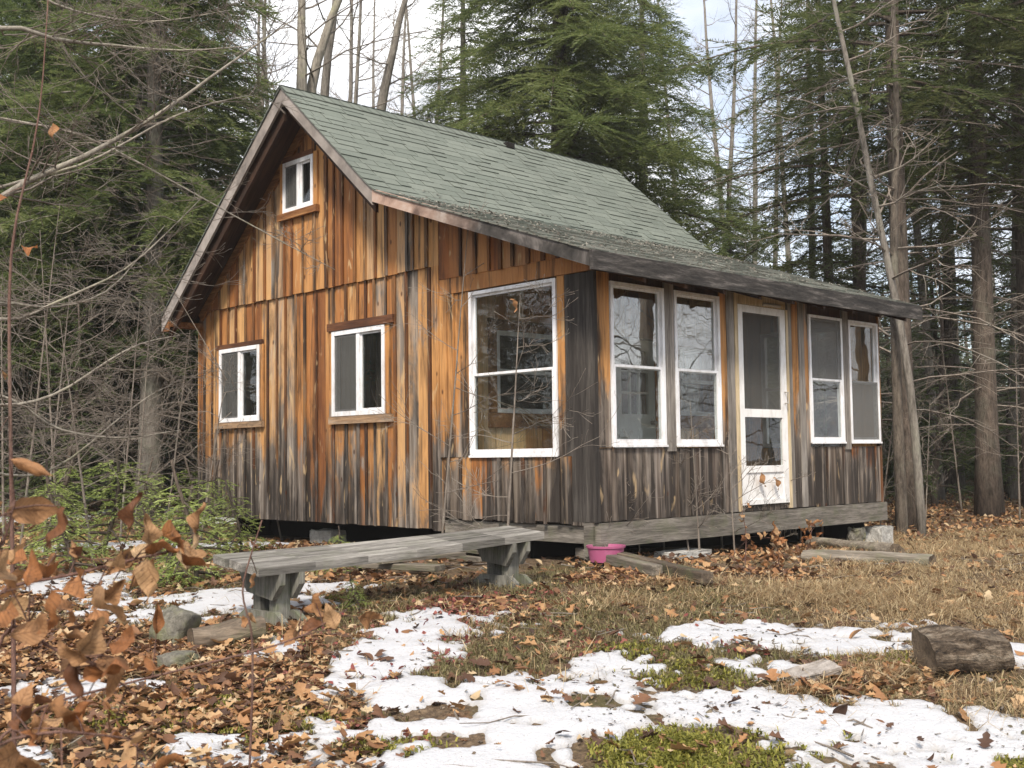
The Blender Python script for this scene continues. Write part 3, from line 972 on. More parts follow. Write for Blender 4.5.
# --- screen door
m = MB()
a, b, c, d = DR
Q = lambda s0, s1, o0, o1, z0, z1: plate(m, 'B', s0, s1, o0, o1, z0, z1, z1)
Q(a+.004, a+.085, -.026, .01, c, d); Q(b-.10, b-.004, -.026, .01, c, d); Q(a+.085, b-.10, -.025, .009, d-.075, d); Q(a+.085, b-.10, -.025, .009, .965, 1.05)
Q(a+.085, b-.10, -.025, .009, .39, .46); Q(a+.085, b-.10, -.025, .009, c, c+.05)
sd = cab(m, 'screen_door', M['door_white'])
m = MB(); Q(a+.085, b-.10, -.012, -.004, c+.05, .39); m.build('kick_panel', M['door_white'], sd)
m = MB(); Q(a+.085, b-.10, -.008, -.007, 1.05, d-.075); m.build('screen', M['screen'], sd)
m = MB(); Q(a+.085, b-.10, -.010, -.007, .46, .965); m.build('pane', M['glass'], sd)
m = MB(); m.tube([(b-.05, -.03, 1.12), (b-.05, -.07, 1.12), (b-.05, -.07, 1.24), (b-.05, -.03, 1.24)], .009, 6)
m.build('handle', M['metal'], sd)
m = MB(); m.tube([(a+.45, -.03, d+.03), (a+.75, -.05, d+.03)], .018, 8); m.build('door_closer', M['metal'], sd)

# --- roof
line = [(leftv[0], leftv[1]), ridge, (2.72, 3.499), (2.58, 3.385), (2.42, 3.32), eave]
m = MB()
for (p, q) in zip(line[:-1], line[1:]):
    for k in range(1):
        T = .02; Bm = .11
        m.hexa([(OG+.02, p[0], p[1]-Bm), (LE-.02, p[0], p[1]-Bm), (LE-.02, q[0], q[1]-Bm), (OG+.02, q[0], q[1]-Bm),
                (OG+.02, p[0], p[1]-T), (LE-.02, p[0], p[1]-T), (LE-.02, q[0], q[1]-T), (OG+.02, q[0], q[1]-T)])
roof = cab(m, 'roof', M['soffit'])
sh = MB()


def courses(pts, exposure, x0, x1):
    pts = np.array(pts); seg = np.linalg.norm(np.diff(pts, axis=0), axis=1); cum = np.concatenate([[0], np.cumsum(seg)])
    tot = cum[-1]; n = int(tot/exposure)+1
    P = lambda s: np.array([np.interp(min(s, tot), cum, pts[:, 0]), np.interp(min(s, tot), cum, pts[:, 1])])
    for k in range(n):
        s0, s1 = k*exposure, min((k+1)*exposure, tot+.012)
        A = P(s0); 
        x = x0-(.33*((k*.37) % 1)); wob = pr.uniform(-.004, .004)
        while x < x1:
            w = pr.choice((.15, .22, .30, .33, .38)); xa, xb = max(x, x0), min(x+w, x1); x += w
            if xb-xa < .01: continue
            e = pr.uniform(-.022, .010)+wob if pr.random() < .5 else pr.uniform(-.004, .004)+wob
            sb = s1+e
            Bq = P(sb)
            t = (Bq-A)/np.linalg.norm(Bq-A); nrm = np.array([-t[1], t[0]]); nrm = nrm if nrm[1] > 0 else -nrm
            la, lb = .003+pr.uniform(0, .001), pr.choice((.007, .009, .013, .017))
            a0 = A+nrm*la-t*.03; b0 = Bq+nrm*lb; c0 = Bq-nrm*.004
            g = .0055
            V = [(xa+g, *a0), (xb-g, *a0), (xb-g, *b0), (xa+g, *b0), (xa+g, *c0), (xb-g, *c0), (xa+g, *(A-nrm*.006)), (xb-g, *(A-nrm*.006))]
            sh.add(V, [(0, 1, 2, 3), (3, 2, 5, 4), (0, 3, 4, 6), (2, 1, 7, 5)])


dn = [ridge, (2.72, 3.499), (2.58, 3.385), (2.42, 3.32), eave]
courses([(y, z-.012) for y, z in dn], .132, OG-.035, LE)
courses([(y, z-.012) for y, z in (ridge, leftv)], .132, OG-.035, LE)
x = OG-.035
while x < LE-.05:
    x2 = min(x+.135+pr.uniform(-.004, .004), LE)
    for sgn, yy, zz in ((1, ridge[0]-.13, ridge[1]-.105), (-1, ridge[0]+.13, ridge[1]-.095)):
        sh.add([(x, ridge[0], ridge[1]+.012), (x2+.02, ridge[0], ridge[1]+.004), (x2+.02, yy, zz+.004), (x, yy, zz+.012), (x, yy, zz), (x2, yy, zz)],
               [(0, 1, 2, 3), (3, 2, 5, 4)])
    x = x2
sh.build('shingles', M['shingle'], roof)


def rake_mix():
    g = G('rake_bleached_to_black', .85)
    p = g.coord((1, .12, .12)); n = g.noise(p, 20, 5, .65, .3)
    a = g.ramp(n, [(.35, (.13, .085, .07)), (.5, (.36, .25, .20)), (.65, (.46, .38, .33))])
    b = g.ramp(n, [(.35, (.008, .008, .007)), (.5, (.05, .045, .042)), (.66, (.19, .17, .16))])
    f = g.math('ADD', g.math('DIVIDE', g.sep(g.coord())[1], 2.6), g.math('MULTIPLY', g.noise(g.coord((1, .5, .5)), 3, 4), .55))
    g.base(g.mix(g.ramp(f, [(.66, 0.), (1.0, 1.)]), b, a)); g.bump(n, .5, .006)
    return g.m


def rake(xa, xb, pts, depth, mats, name):
    for (p, q), mt in zip(zip(pts[:-1], pts[1:]), mats):
        m = MB()
        m.hexa([(xa, p[0], p[1]-depth), (xb, p[0], p[1]-depth), (xb, q[0], q[1]-depth), (xa, q[0], q[1]-depth),
                (xa, p[0], p[1]-.018), (xb, p[0], p[1]-.018), (xb, q[0], q[1]-.018), (xa, q[0], q[1]-.018)])
        m.build(name, mt, roof)


rake(OG-.012, OG+.019, [ridge, (2.613, 3.411)], .19, [M['rake']], 'rake_board')
rake(OG-.014, OG+.0185, [(2.613, 3.411), (EO, 2.34)], .155, [rake_mix()], 'rake_board')
rake(OG-.010, OG+.0195, [(leftv[0]+.02, leftv[1]-.016), (ridge[0]+.002, ridge[1])], .21, [M['rake']], 'rake_board')
rake(OG+.06, OG+.10, [(leftv[0]-.05, leftv[1]-.06), (ridge[0]+.05, ridge[1]-.12)], .26, [M['soffit']], 'barge_rafter')
rake(OG+.06, OG+.10, [(ridge[0]-.05, ridge[1]-.12), (2.65, 3.36)], .2, [M['soffit']], 'barge_rafter')
rake(LE-.018, LE+.012, [ridge, (2.613, 3.411), (EO, 2.34)], .17, [M['rake'], M['fascia']], 'rake_board')
m = MB(); m.hexa([(OG-.012, EO-.032, 2.155), (LE, EO-.032, 2.155), (LE, EO-.001, 2.155), (OG-.012, EO-.001, 2.155),
                  (OG-.012, EO-.032, 2.322), (LE, EO-.032, 2.322), (LE, EO-.001, 2.322), (OG-.012, EO-.001, 2.322)])
m.build('fascia_board', M['fascia'], roof)
m = MB(); m.box(OG+.02, .0, 7.08, 7.25, 2.36, 2.43); m.box(OG+.0, OG+.019, 7.10, 7.28, 2.30, 2.50)
m.build('eave_return', M['trim'], roof)
m = MB()
for x in np.arange(.2, 5.2, .6):
    for p, q in zip(dn[:-1], dn[1:]):
        if q[0] > 2.5: continue
        m.hexa([(x, p[0], p[1]-.22), (x+.045, p[0], p[1]-.22), (x+.045, q[0], q[1]-.22), (x, q[0], q[1]-.22),
                (x, p[0], p[1]-.112), (x+.045, p[0], p[1]-.112), (x+.045, q[0], q[1]-.112), (x, q[0], q[1]-.112)])
m.build('rafters', M['soffit'], roof)
# a small black vent cap near the ridge
m = MB(); m.box(2.98, 3.12, 4.20, 4.28, 4.80, 4.87)
m.build('vent_cap', M['black_in'], roof)

# fallen needles and leaf crumbs lying on the low roof pitch
def diamonds(P, T, N, ln, wd):
    """one diamond quad per point: P (n,3), T along, N normal"""
    S = np.cross(T, N); S /= (np.linalg.norm(S, axis=1)[:, None]+1e-9)
    ln = np.asarray(ln)[:, None]; wd = np.asarray(wd)[:, None]
    V = np.stack([P, P+T*ln*.45+S*wd*.5, P+T*ln, P+T*ln*.45-S*wd*.5], 1).reshape(-1, 3)
    return V, np.arange(len(P)*4).reshape(-1, 4)


M['crumb'] = leaf_mat('roof_crumbs', [(0, (.05, .04, .03)), (.6, (.16, .145, .12)), (1, (.25, .235, .20))], .1)
n = 5200
ry = np.where(rng.random(n) < .55, rng.normal(1.9, .45, n), rng.uniform(EO, 2.4, n)); ry = np.clip(ry, EO+.02, 2.7)
rx = rng.uniform(OG, LE-.05, n); cl = fbm(rx*2.2, ry*2.2, 71, 4) > -.05; rx, ry = rx[cl], ry[cl]; n = len(rx)
rzv = np.interp(ry, [EO, 2.42, 2.58, 2.72], [2.337, 3.32, 3.385, 3.499])
th = rng.uniform(0, 6.28, n); T = np.stack([np.cos(th), np.sin(th)*.94, np.sin(th)*.34+rng.normal(0, .25, n)], 1)
N_ = np.stack([rng.normal(0, .3, n), rng.normal(-.34, .3, n), np.ones(n)], 1)
V, Fq = diamonds(np.stack([rx, ry, rzv+.014], 1), T, N_, rng.uniform(.02, .055, n), rng.uniform(.008, .025, n))
rd = finish(np_mesh('needle_litter', V, Fq), 'needle_litter', M['crumb'])
tag(rd, 'fallen hemlock needles and crumbs strewn over the low porch roof', 'debris', kind='stuff')

# ------------------------------------------------------------------ blocks, tub, bench, timber
def rough_box(w, d, h, rr, sub=2, amp=.006):
    import bmesh
    bm = bmesh.new(); bmesh.ops.create_cube(bm, size=1)
    for v in bm.verts: v.co = Vector((v.co.x*w, v.co.y*d, (v.co.z+.5)*h))
    bmesh.ops.bevel(bm, geom=bm.edges[:], offset=min(w, d, h)*.06, segments=2, affect='EDGES')
    bmesh.ops.subdivide_edges(bm, edges=bm.edges[:], cuts=sub, use_grid_fill=True)
    for v in bm.verts: v.co += Vector((rr.gauss(0, amp), rr.gauss(0, amp), rr.gauss(0, amp)))
    return bm


def bm_obj(bm, name, mat, loc, rz=0, parent=None, smooth=False):
    me = bpy.data.meshes.new(name); bm.to_mesh(me); bm.free()
    o = finish(me, name, mat, parent, smooth, loc); o.rotation_euler = (0, 0, rz)
    return o


rr = random.Random(5)
o = bm_obj(rough_box(.22, .42, .20, rr), 'concrete_block', M['concrete'], (.32, 4.62, gz(.3, 4.6)-.02), .1)
tag(o, 'gray concrete block under the middle of the gable wall', 'concrete block')
o = bm_obj(rough_box(.34, .22, .24, rr), 'concrete_block', M['concrete'], (LB-.10, .02, gz(LB-.1, 0)-.0), .05)
tag(o, 'pale concrete block under the far right porch corner', 'concrete block')
o = bm_obj(rough_box(.20, .16, .17, rr, amp=.012), 'foundation_stone', M['stone'], (LB-.62, .02, gz(LB-.5, 0)+.06), .4)
tag(o, 'brown stone wedged under the porch sill next to the pale block', 'stone')
o = bm_obj(rough_box(.55, .3, .07, rr), 'step_slab', M['concrete'], tuple(on_ground(683, 556)+np.array([0, 0, -.02])), 0.1)
tag(o, 'low gray slab behind weeds under the porch beam', 'slab')
p = on_ground(598, 560)
tub = empty('pink_tub', (-.02, -.12, gz(.02, -.1)+.035))
m = MB(); n = 24; th = np.arange(n)*2*math.pi/n
prof = [(.0, .005), (.135, .005), (.14, .0), (.162, .12), (.172, .122), (.174, .14), (.158, .14), (.125, .02), (0., .02)]
for i in range(len(prof)-1):
    (r0, z0), (r1, z1) = prof[i], prof[i+1]
    A = [(r0*math.cos(t), r0*math.sin(t), z0) for t in th]; B = [(r1*math.cos(t), r1*math.sin(t), z1) for t in th]
    m.add(A+B, [(k, (k+1) % n, n+(k+1) % n, n+k) for k in range(n)])
m.build('bowl', M['pink'], tub, True)
m = MB()
ts = [math.radians(a) for a in range(282, 322, 6)]
A = [(.137*math.cos(t), .137*math.sin(t), .02) for t in ts]; B = [(.156*math.cos(t), .156*math.sin(t), .115) for t in ts]
k_ = len(ts); m.add(A+B, [(k, k+1, k_+k+1, k_+k) for k in range(k_-1)])
m.build('sticker', M['cream'], tub)
tag(tub, 'pink plastic tub on the ground under the near porch corner', 'tub')

def own_axes(o, ang):
    """turn mesh data so that local x runs along the piece, then turn the object back"""
    o.data.transform(Matrix.Rotation(-ang, 4, 'Z'))


# bench: two trestles under three long planks
nf = at_depth(258, 569, 7.30); nb = at_depth(216, 554, 7.58); ff = at_depth(545, 532, 9.10); fb = at_depth(508, 525.5, 9.36)
bo = (nf+nb+ff+fb)/4; bo[2] = gz(bo[0], bo[1])
bench = empty('wooden_bench', tuple(bo)); bang = math.atan2(ff[1]-nf[1], ff[0]-nf[0]); bench.rotation_euler = (0, 0, bang)
tag(bench, 'long gray weathered plank bench on two trestle legs before the cabin', 'bench')
for k in range(3):
    m = MB(); a0, a1 = k/3+.018, (k+1)/3-.018
    A0 = nf+(nb-nf)*a0; A1 = nf+(nb-nf)*a1; B0 = ff+(fb-ff)*a0; B1 = ff+(fb-ff)*a1
    e = (A0-B0)/np.linalg.norm(A0-B0)*(-.012+.02*((k*7) % 3)); t = np.array([0, 0, .055])
    A0, A1 = A0+e, A1+e
    nseg = 6
    for j in range(nseg):
        f0, f1 = j/nseg, (j+1)/nseg
        s0, s1 = -.012*math.sin(f0*3.14), -.012*math.sin(f1*3.14)
        z0 = np.array([0, 0, s0]); z1 = np.array([0, 0, s1])
        P = [A0+(B0-A0)*f0+z0, A0+(B0-A0)*f1+z1, A1+(B1-A1)*f1+z1, A1+(B1-A1)*f0+z0]
        b = m.n
        m.add([q-t-bo for q in P]+[q-bo for q in P], [(3, 2, 1, 0), (4, 5, 6, 7), (0, 1, 5, 4), (2, 3, 7, 6)]+([(3, 0, 4, 7)] if j == 0 else [])+([(1, 2, 6, 5)] if j == nseg-1 else []))
    own_axes(m.build('seat_plank', M['bench'], bench), bang)
ax = (ff-nf); ax[2] = 0; ax /= np.linalg.norm(ax)
sd_ = (nb-nf)/np.linalg.norm(nb-nf); sd_[2] = 0; sd_ /= np.linalg.norm(sd_)
for fpos in (.10, .90):
    cpt = nf+(ff-nf)*fpos; cb = nb+(fb-nb)*fpos
    c = (cpt+cb)/2; top = c[2]-.058; gl = gz(c[0], c[1])-.01
    if fpos > .5: gl = gl+.0
    m = MB()
    c2 = np.array([c[0], c[1], 0])-np.array([bo[0], bo[1], 0])
    W = np.linalg.norm(cb-cpt)
    def pt(u, v, z): return c2+sd_*u+ax*v+np.array([0, 0, z-bo[2]])
    for v in (-.075, .075):                       # pair of shaped bolsters under the seat and pair of feet
        for prof_ in ([(-.48*W, top-.075), (-.48*W, top), (.48*W, top), (.48*W, top-.075), (.30*W, top-.19), (-.30*W, top-.19)],
                      [(-.54*W, gl), (-.54*W, gl+.045), (-.36*W, gl+.10), (.36*W, gl+.10), (.54*W, gl+.045), (.54*W, gl)]):
            tilt = (cb[2]-cpt[2])/W if prof_[1][1] == top else 0
            A = [pt(u, v-.022, z+u*tilt) for u, z in prof_]; B = [pt(u, v+.022, z+u*tilt) for u, z in prof_]
            m.add(A+B, [(0, 1, 2, 3, 4, 5)[::-1], (6, 7, 8, 9, 10, 11)]+[(i, (i+1) % 6, 6+(i+1) % 6, 6+i) for i in range(6)])
    for u in (-.19*W, .19*W):                     # two posts between them
        m.hexa([pt(u-.038, -.052, gl+.02), pt(u+.038, -.052, gl+.02), pt(u+.038, .052, gl+.02), pt(u-.038, .052, gl+.02),
                pt(u-.038, -.052, top-.03), pt(u+.038, -.052, top-.03), pt(u+.038, .052, top-.03), pt(u-.038, .052, top-.03)])
    own_axes(m.build('trestle_leg', M['bench_leg'], bench), bang)


def timber(px0, py0, px1, py1, w, h, label, name='old_board', mat=None, lift=0., cat='board'):
    a = on_ground(px0, py0); b = on_ground(px1, py1)
    c = (a+b)/2
    m = MB()
    lf = np.array([0, 0, h/2+lift+.035])
    N = 7
    for j in range(1):
        m.bar(a+lf-c, b+lf-c, w, h, (0, 0, 1))
    o = m.build(name, mat or M['old_board'], None, False, tuple(c))
    ang = math.atan2(b[1]-a[1], b[0]-a[0]); own_axes(o, ang); o.rotation_euler = (0, 0, ang)
    bv = o.modifiers.new('bevel', 'BEVEL'); bv.width = min(w, h)*.12; bv.segments = 2
    tag(o, label, cat)
    return o


timber(580, 561, 658, 581, .10, .09, 'square gray timber lying nearest the pink tub', 'timber', cat='timber')
timber(618, 566, 708, 589, .11, .09, 'dark gray timber lying in front of the porch, right of the nearest timber', 'timber', M['log'], cat='timber')
timber(352, 573, 440, 578, .16, .05, 'gray plank on the leaves under the bench seat', lift=.02)
timber(378, 577, 462, 568, .12, .03, 'short thin plank crossing another plank under the bench', lift=.075)
timber(405, 556, 480, 566, .10, .04, 'narrow plank under the bench nearest the cabin wall')
timber(440, 552, 505, 560, .14, .03, 'flat plank beside the far trestle of the bench')
timber(360, 566, 410, 561, .09, .03, 'thin board behind the others under the bench')


def log(a, b, r, name, mat, label, cat, n=26, lift=None, knobs=0, seed=1, parts=True):
    a = np.array(a, float); b = np.array(b, float); c = (a+b)/2
    rr = np.random.default_rng(seed)
    K = 30; T = np.linspace(0, 1, K)
    P = a+(b-a)*T[:, None]; P[:, 2] += r*.75
    P += np.stack([r*.12*np.sin(T*4+rr.uniform(0, 6)+k) for k in range(3)], -1)
    d = (b-a)/np.linalg.norm(b-a); S = np.cross(d, [0, 0, 1]); S /= np.linalg.norm(S); Uv = np.cross(S, d)
    V = []; th = np.arange(n)*2*math.pi/n
    ph = rr.uniform(0, 6, 5)
    for i in range(K):
        rad = r*(1+.10*np.sin(2*th+ph[0])+.07*np.sin(3*th+ph[1]+i*.25)+.05*np.sin(5*th+ph[2]+i*.5)+1.0*r**.3*.16*fbm(np.cos(th)*2.3+seed*9, np.sin(th)*2.3+T[i]*2.5+seed, seed, 3)+.30*np.minimum(0, .12-np.abs(fbm(np.cos(th)*5+seed*5, np.sin(th)*5+T[i]*.8, seed+40, 3)))*-1*.5+rr.normal(0, .012, n))*(1-.10*T[i])
        V.append(P[i]+rad[:, None]*(np.cos(th)[:, None]*S+np.sin(th)[:, None]*Uv*.92)-c)
    V = np.concatenate(V)
    ang = math.atan2(d[1], d[0]); ca, sa = math.cos(ang), math.sin(ang)
    V = np.stack([V[:, 0]*ca+V[:, 1]*sa, -V[:, 0]*sa+V[:, 1]*ca, V[:, 2]], -1); d = np.array([math.hypot(d[0], d[1]), 0, d[2]])
    m = MB()
    fs = [(i*n+k, i*n+(k+1) % n, (i+1)*n+(k+1) % n, (i+1)*n+k) for i in range(K-1) for k in range(n)]
    m.add(V, fs)
    root = m.build(name, mat, None, True, tuple(c)); root.rotation_euler = (0, 0, ang)
    for e, sgn in ((0, -1), (K-1, 1)):
        m = MB(); ring = V[e*n:(e+1)*n]; cc = ring.mean(0)
        m.add(list(ring+d*sgn*.0015)+[cc-d*sgn*r*.12], [(k, (k+1) % n, n) if sgn < 0 else ((k+1) % n, k, n) for k in range(n)])
        m.build('cut_end', M['cut'], root)
    tag(root, label, cat)
    return root


g_ = G('rotten_bark', .95); nn_ = g_.noise(g_.coord((.22, 1, 1)), 15, 6, .75, .5)
mm_ = g_.mix(g_.ramp(g_.noise(g_.coord(), 30, 5, .7), [(.35, .4), (.65, 1.3)]), g_.ramp(nn_, [(.36, (.028, .02, .014)), (.48, (.115, .085, .06)), (.58, (.25, .20, .15)), (.7, (.30, .27, .22))]), (1, 1, 1), 'MIX')
mm_ = g_.mix(.8, g_.ramp(nn_, [(.36, (.028, .02, .014)), (.48, (.115, .085, .06)), (.58, (.25, .20, .15)), (.7, (.30, .27, .22))]), g_.ramp(g_.noise(g_.coord(), 34, 5, .7), [(.35, .35), (.65, 1.3)]), 'MULTIPLY')
g_.base(mm_); g_.bump(g_.math('ADD', nn_, g_.noise(g_.coord(), 34, 5, .7)), 1., .05); M['stump'] = g_.m
M['cut'] = plank_mat('cut_wood', [(.03, .022, .016), (.10, .075, .052), (.20, .155, .11)], (1, 1, 1), 10)
M['old_log'] = plank_mat('old_log', [(.045, .036, .028), (.17, .145, .115), (.34, .30, .245)], (.3, .3, 1), 16, green=.3)
a = on_ground(926, 676); b = on_ground(1012, 674)
b = b+np.array([F2[0], F2[1], 0])*.10; b[2] = gz(b[0], b[1])
log(a, b, .135, 'log', M['stump'], 'short thick rotting log lying in the grass at the right edge', 'log', 26, seed=3)
log(on_ground(812, 549), on_ground(898, 556), .075, 'log', M['old_log'] if 'old_log' in M else M['old_board'], 'slim gray log near the porch, rear one of two', 'log', 26, seed=4)
log(on_ground(806, 562), on_ground(932, 569), .075, 'log', M['old_board'], 'long gray log near the porch, front one of two', 'log', 26, seed=5)
p = on_ground(175, 642); q = on_ground(215, 648)


def rock(loc, sx, sy, sz, mat, seed, label, name='rock', cat='rock', rot=(0, 0, 0), sub=4, rough=.5):
    import bmesh
    bm = bmesh.new(); bmesh.ops.create_icosphere(bm, subdivisions=sub, radius=1)
    r_ = np.random.default_rng(seed); o1 = r_.uniform(0, 50, 3)
    from mathutils import noise as mn
    for v in bm.verts:
        c = v.co.copy(); k = 1+rough*mn.noise(c*1.1+Vector(o1))+rough*.8*abs(mn.noise(c*2.3+Vector(o1)))+rough*.35*mn.noise(c*6+Vector(o1))
        c = c*k
        c = Vector((max(-.8, min(.8, c.x)), max(-.85, min(.85, c.y)), max(-.75, min(.8, c.z))))
        v.co = Vector((c.x*sx, c.y*sy, c.z*sz))
    me = bpy.data.meshes.new(name); bm.to_mesh(me); bm.free()
    o = finish(me, name, mat, None, True, tuple(loc)); o.rotation_euler = rot
    tag(o, label, cat)
    return o


rock(p+np.array([0, 0, .07]), .15, .13, .17, M['stone'], 2, 'mossy gray rock standing in the leaves left of the bench', rot=(.3, .2, .6))
rock(on_ground(180, 668)+np.array([0, 0, .03]), .14, .10, .07, M['stone'], 9, 'flat mossy rock in the leaves in front of the upright rock')
a = on_ground(190, 652); b = on_ground(262, 640)
log(a, b, .085, 'log', M['log'], 'broken dark log half buried in leaves beside the bench', 'log', 26, seed=8)
p = on_ground(812, 680)
o = bm_obj(rough_box(.27, .15, .030, rr, 2, .004), 'flat_stone', M['pale_stone'], (p[0], p[1], p[2]+.03), YAW-1.2)
o.rotation_euler = (.12, -.16, YAW-1.25)
tag(o, 'pale flat slab lying tilted on the moss between snow patches', 'slab')

# ------------------------------------------------------------------ trees
def unit(v): return v/(np.linalg.norm(v, axis=-1, keepdims=True)+1e-9)


def hemlock_parts(seed, H, h0, R, r0, nb=90, dens=1., leaf=.085, lean=(0, 0), dead=14, dead_z=(1., 5.), dead_len=2.2, tw=True, bend=.12):
    """returns (trunk MB, crown mesh arrays, dead-branch MB), origin at the base"""
    r = np.random.default_rng(seed)
    K = 14; T = np.linspace(0, 1, K)
    ph = r.uniform(0, 6, 2)
    axis = lambda t: np.stack([lean[0]*t*H+bend*np.sin(3*t+ph[0])-bend*np.sin(ph[0]), lean[1]*t*H+bend*np.sin(2.6*t+ph[1])-bend*np.sin(ph[1]), t*H], -1)
    tr = MB()
    rad = r0*(1-T)**.8+.012; rad[0] *= 1.35
    P = axis(T); P[0, 2] -= .25
    tr.tube(P, rad, 10)
    Ps = []; Ts = []; Ns = []; ln = []
    nb = int(nb*1.35)
    for i in range(nb):
        z = h0+(H*.985-h0)*((i+r.random())/nb)**1.05
        f = (z-h0)/(H-h0)
        l = R*((1-f)**.75*.95+.06)*r.uniform(.55, 1.1)
        if l < .15: continue
        az = i*2.4+r.normal(0, .5); d0 = np.array([math.cos(az), math.sin(az), 0])
        n = max(4, int(l/.22)); t = np.linspace(0, 1, n)
        rise = r.uniform(-.05, .28); droop = r.uniform(.22, .5)
        side = np.array([-d0[1], d0[0], 0])
        wig = r.normal(0, .09)
        b0 = axis(np.array([z/H]))[0]
        C = b0+d0*(l*t)[:, None]+side*(wig*l*t*t)[:, None]+np.array([0, 0, 1])*(l*(rise*t-droop*t*t))[:, None]
        tr.tube(C, np.linspace(.010+.011*l, .004, n), 3, cap=False)
        # twigs carrying needles
        nt = max(3, int(l/.105*dens)); tt = np.linspace(.16, 1, nt)+r.normal(0, .01, nt)
        tt = np.clip(tt, 0, 1)
        for sg in (-1, 1):
            cp = np.stack([np.interp(tt, t, C[:, k]) for k in range(3)], -1)
            tl = np.clip((.50*l*(1.12-tt)**.8+.10)*r.uniform(.5, 1.15, nt), .12, 1.5)
            dr = unit(d0*.72+side*sg*(.75+.1*r.normal(size=(nt, 1)))+np.array([0, 0, 1])*r.normal(-.18, .34, (nt, 1)))
            for k in range(nt):
                m_ = max(2, int(tl[k]/(leaf*.44)))
                u = (np.arange(m_)+.6)/m_
                q = cp[k]+dr[k]*(tl[k]*u)[:, None]+np.array([0, 0, -1])*(.20*tl[k]*u*u)[:, None]
                sv = np.cross(dr[k], [0, 0, 1.]); sv /= np.linalg.norm(sv)+1e-9
                for s2 in (-1, 1):
                    dv = unit(dr[k]*.75+sv*s2*.7+r.normal(0, .14, (m_, 3)))
                    Ps.append(q); Ts.append(dv); Ns.append(np.array([0, 0, 1.])+r.normal(0, .6, (m_, 3))); ln.append(leaf*r.uniform(.75, 1.35, m_)*(1.15-.4*u))
                Ps.append(q[-1:]); Ts.append(dr[k:k+1]); Ns.append(np.array([[0, 0, 1.]])); ln.append(np.array([leaf]))
    Pn = np.concatenate(Ps); Tn = np.concatenate(Ts); Nn = np.concatenate(Ns); L_ = np.concatenate(ln)
    V, Fq = diamonds(Pn, Tn, Nn, L_*1.25, L_*.25)
    dm = MB()
    for i in range(dead):
        z = r.uniform(*dead_z); az = r.uniform(0, 6.28); l = dead_len*r.uniform(.4, 1.1)
        d0 = np.array([math.cos(az), math.sin(az), 0]); t = np.linspace(0, 1, 8)
        side = np.array([-d0[1], d0[0], 0])
        C = axis(np.array([z/H]))[0]+d0*(l*t)[:, None]+side*(r.normal(0, .15)*l*t*t)[:, None]+np.array([0, 0, 1])*(l*(r.uniform(-.1, .25)*t-r.uniform(.1, .5)*t*t))[:, None]
        C += r.normal(0, .012, C.shape)
        dm.tube(C, np.linspace(.016, .004, 8), 4, cap=False)
        if tw:
            for j in range(int(l*6)):
                u = r.uniform(.2, 1); q0 = np.array([np.interp(u, t, C[:, k]) for k in range(3)])
                dv = unit(d0*r.uniform(.3, 1)+side*r.choice((-1, 1))*r.uniform(.4, 1)+np.array([0, 0, r.normal(-.1, .25)]))
                l2 = l*r.uniform(.15, .4)*(1.2-u); s = np.linspace(0, 1, 4)
                C2 = q0+dv*(l2*s)[:, None]+np.array([0, 0, -.15])*(l2*s*s)[:, None]+r.normal(0, .01, (4, 3))
                dm.tube(C2, np.linspace(.006, .0025, 4), 3, cap=False)
    return tr, (V, Fq), dm


def plant_hemlock(loc, parts, label, group=None, name='hemlock', needles='needles', bark='bark_dark', cat='tree', rz=0, sc=1.):
    tr, (V, Fq), dm = parts
    root = empty(name, tuple(loc)); root.rotation_euler = (0, 0, rz); root.scale = (sc, sc, sc)
    tr.build('trunk', M[bark], root, True)
    finish(np_mesh('crown', V, Fq), 'crown', M[needles], root)
    if dm.n: dm.build('dead_branches', M['twig'], root)
    tag(root, label, cat, group)
    return root


def again(root, loc, rz, sc, label, group=None):
    c = copy_tree(root); c.location = tuple(loc); c.rotation_euler = (0, 0, rz); c.scale = (sc, sc, sc)
    c['label'] = label
    if group: c['group'] = group
    elif 'group' in c: del c['group']
    return c


# left side
LG = 'hemlocks in the dense woods left of the cabin'
h1 = plant_hemlock(base_at(148, 19.0), hemlock_parts(11, 13.5, 3.3, 3.8, .20, 100, 1.2, dead=26, dead_z=(.8, 4.5), dead_len=2.6), 'hemlock with the pale gray trunk nearest the cabin left wall', bark='bark_gray')
h2 = plant_hemlock(base_at(68, 21.0), hemlock_parts(12, 14, 3.0, 4.0, .19, 105, 1.2, dead=24, dead_z=(.8, 4.5)), 'dark trunked hemlock at the far left behind the bare twigs')
again(h1, base_at(112, 25), 2.1, 1.05, 'slender hemlock between the pale trunk and the far left hemlock')
again(h2, base_at(182, 27), 4.0, 1.0, 'hemlock with a dark trunk just left of the cabin eave, behind the pale trunk')
again(h2, base_at(-30, 24), 1.0, 1.1, 'hemlock crown cut by the left edge of the view')
again(h1, base_at(20, 29), 3.3, 1.1, 'hemlock deep in the left woods, left of the dark trunk')
# centre, behind the roof
h3 = plant_hemlock(base_at(560, 23.5), hemlock_parts(21, 17, 2.0, 5.0, .33, 160, 1.3, dead=8, dead_z=(3, 8)), 'large dark hemlock rising directly behind the middle of the roof')
h4 = plant_hemlock(base_at(470, 27), hemlock_parts(22, 14.5, 1.5, 3.2, .16, 105, 1.2, dead=4), 'smaller lighter hemlock behind the roof, left of the large one', bark='bark_gray')
again(h4, base_at(640, 28), 2.2, 1.08, 'hemlock behind the right end of the roof ridge')
again(h3, base_at(735, 33), 3.2, .55, 'low hemlock in the gap right of the roof ridge')
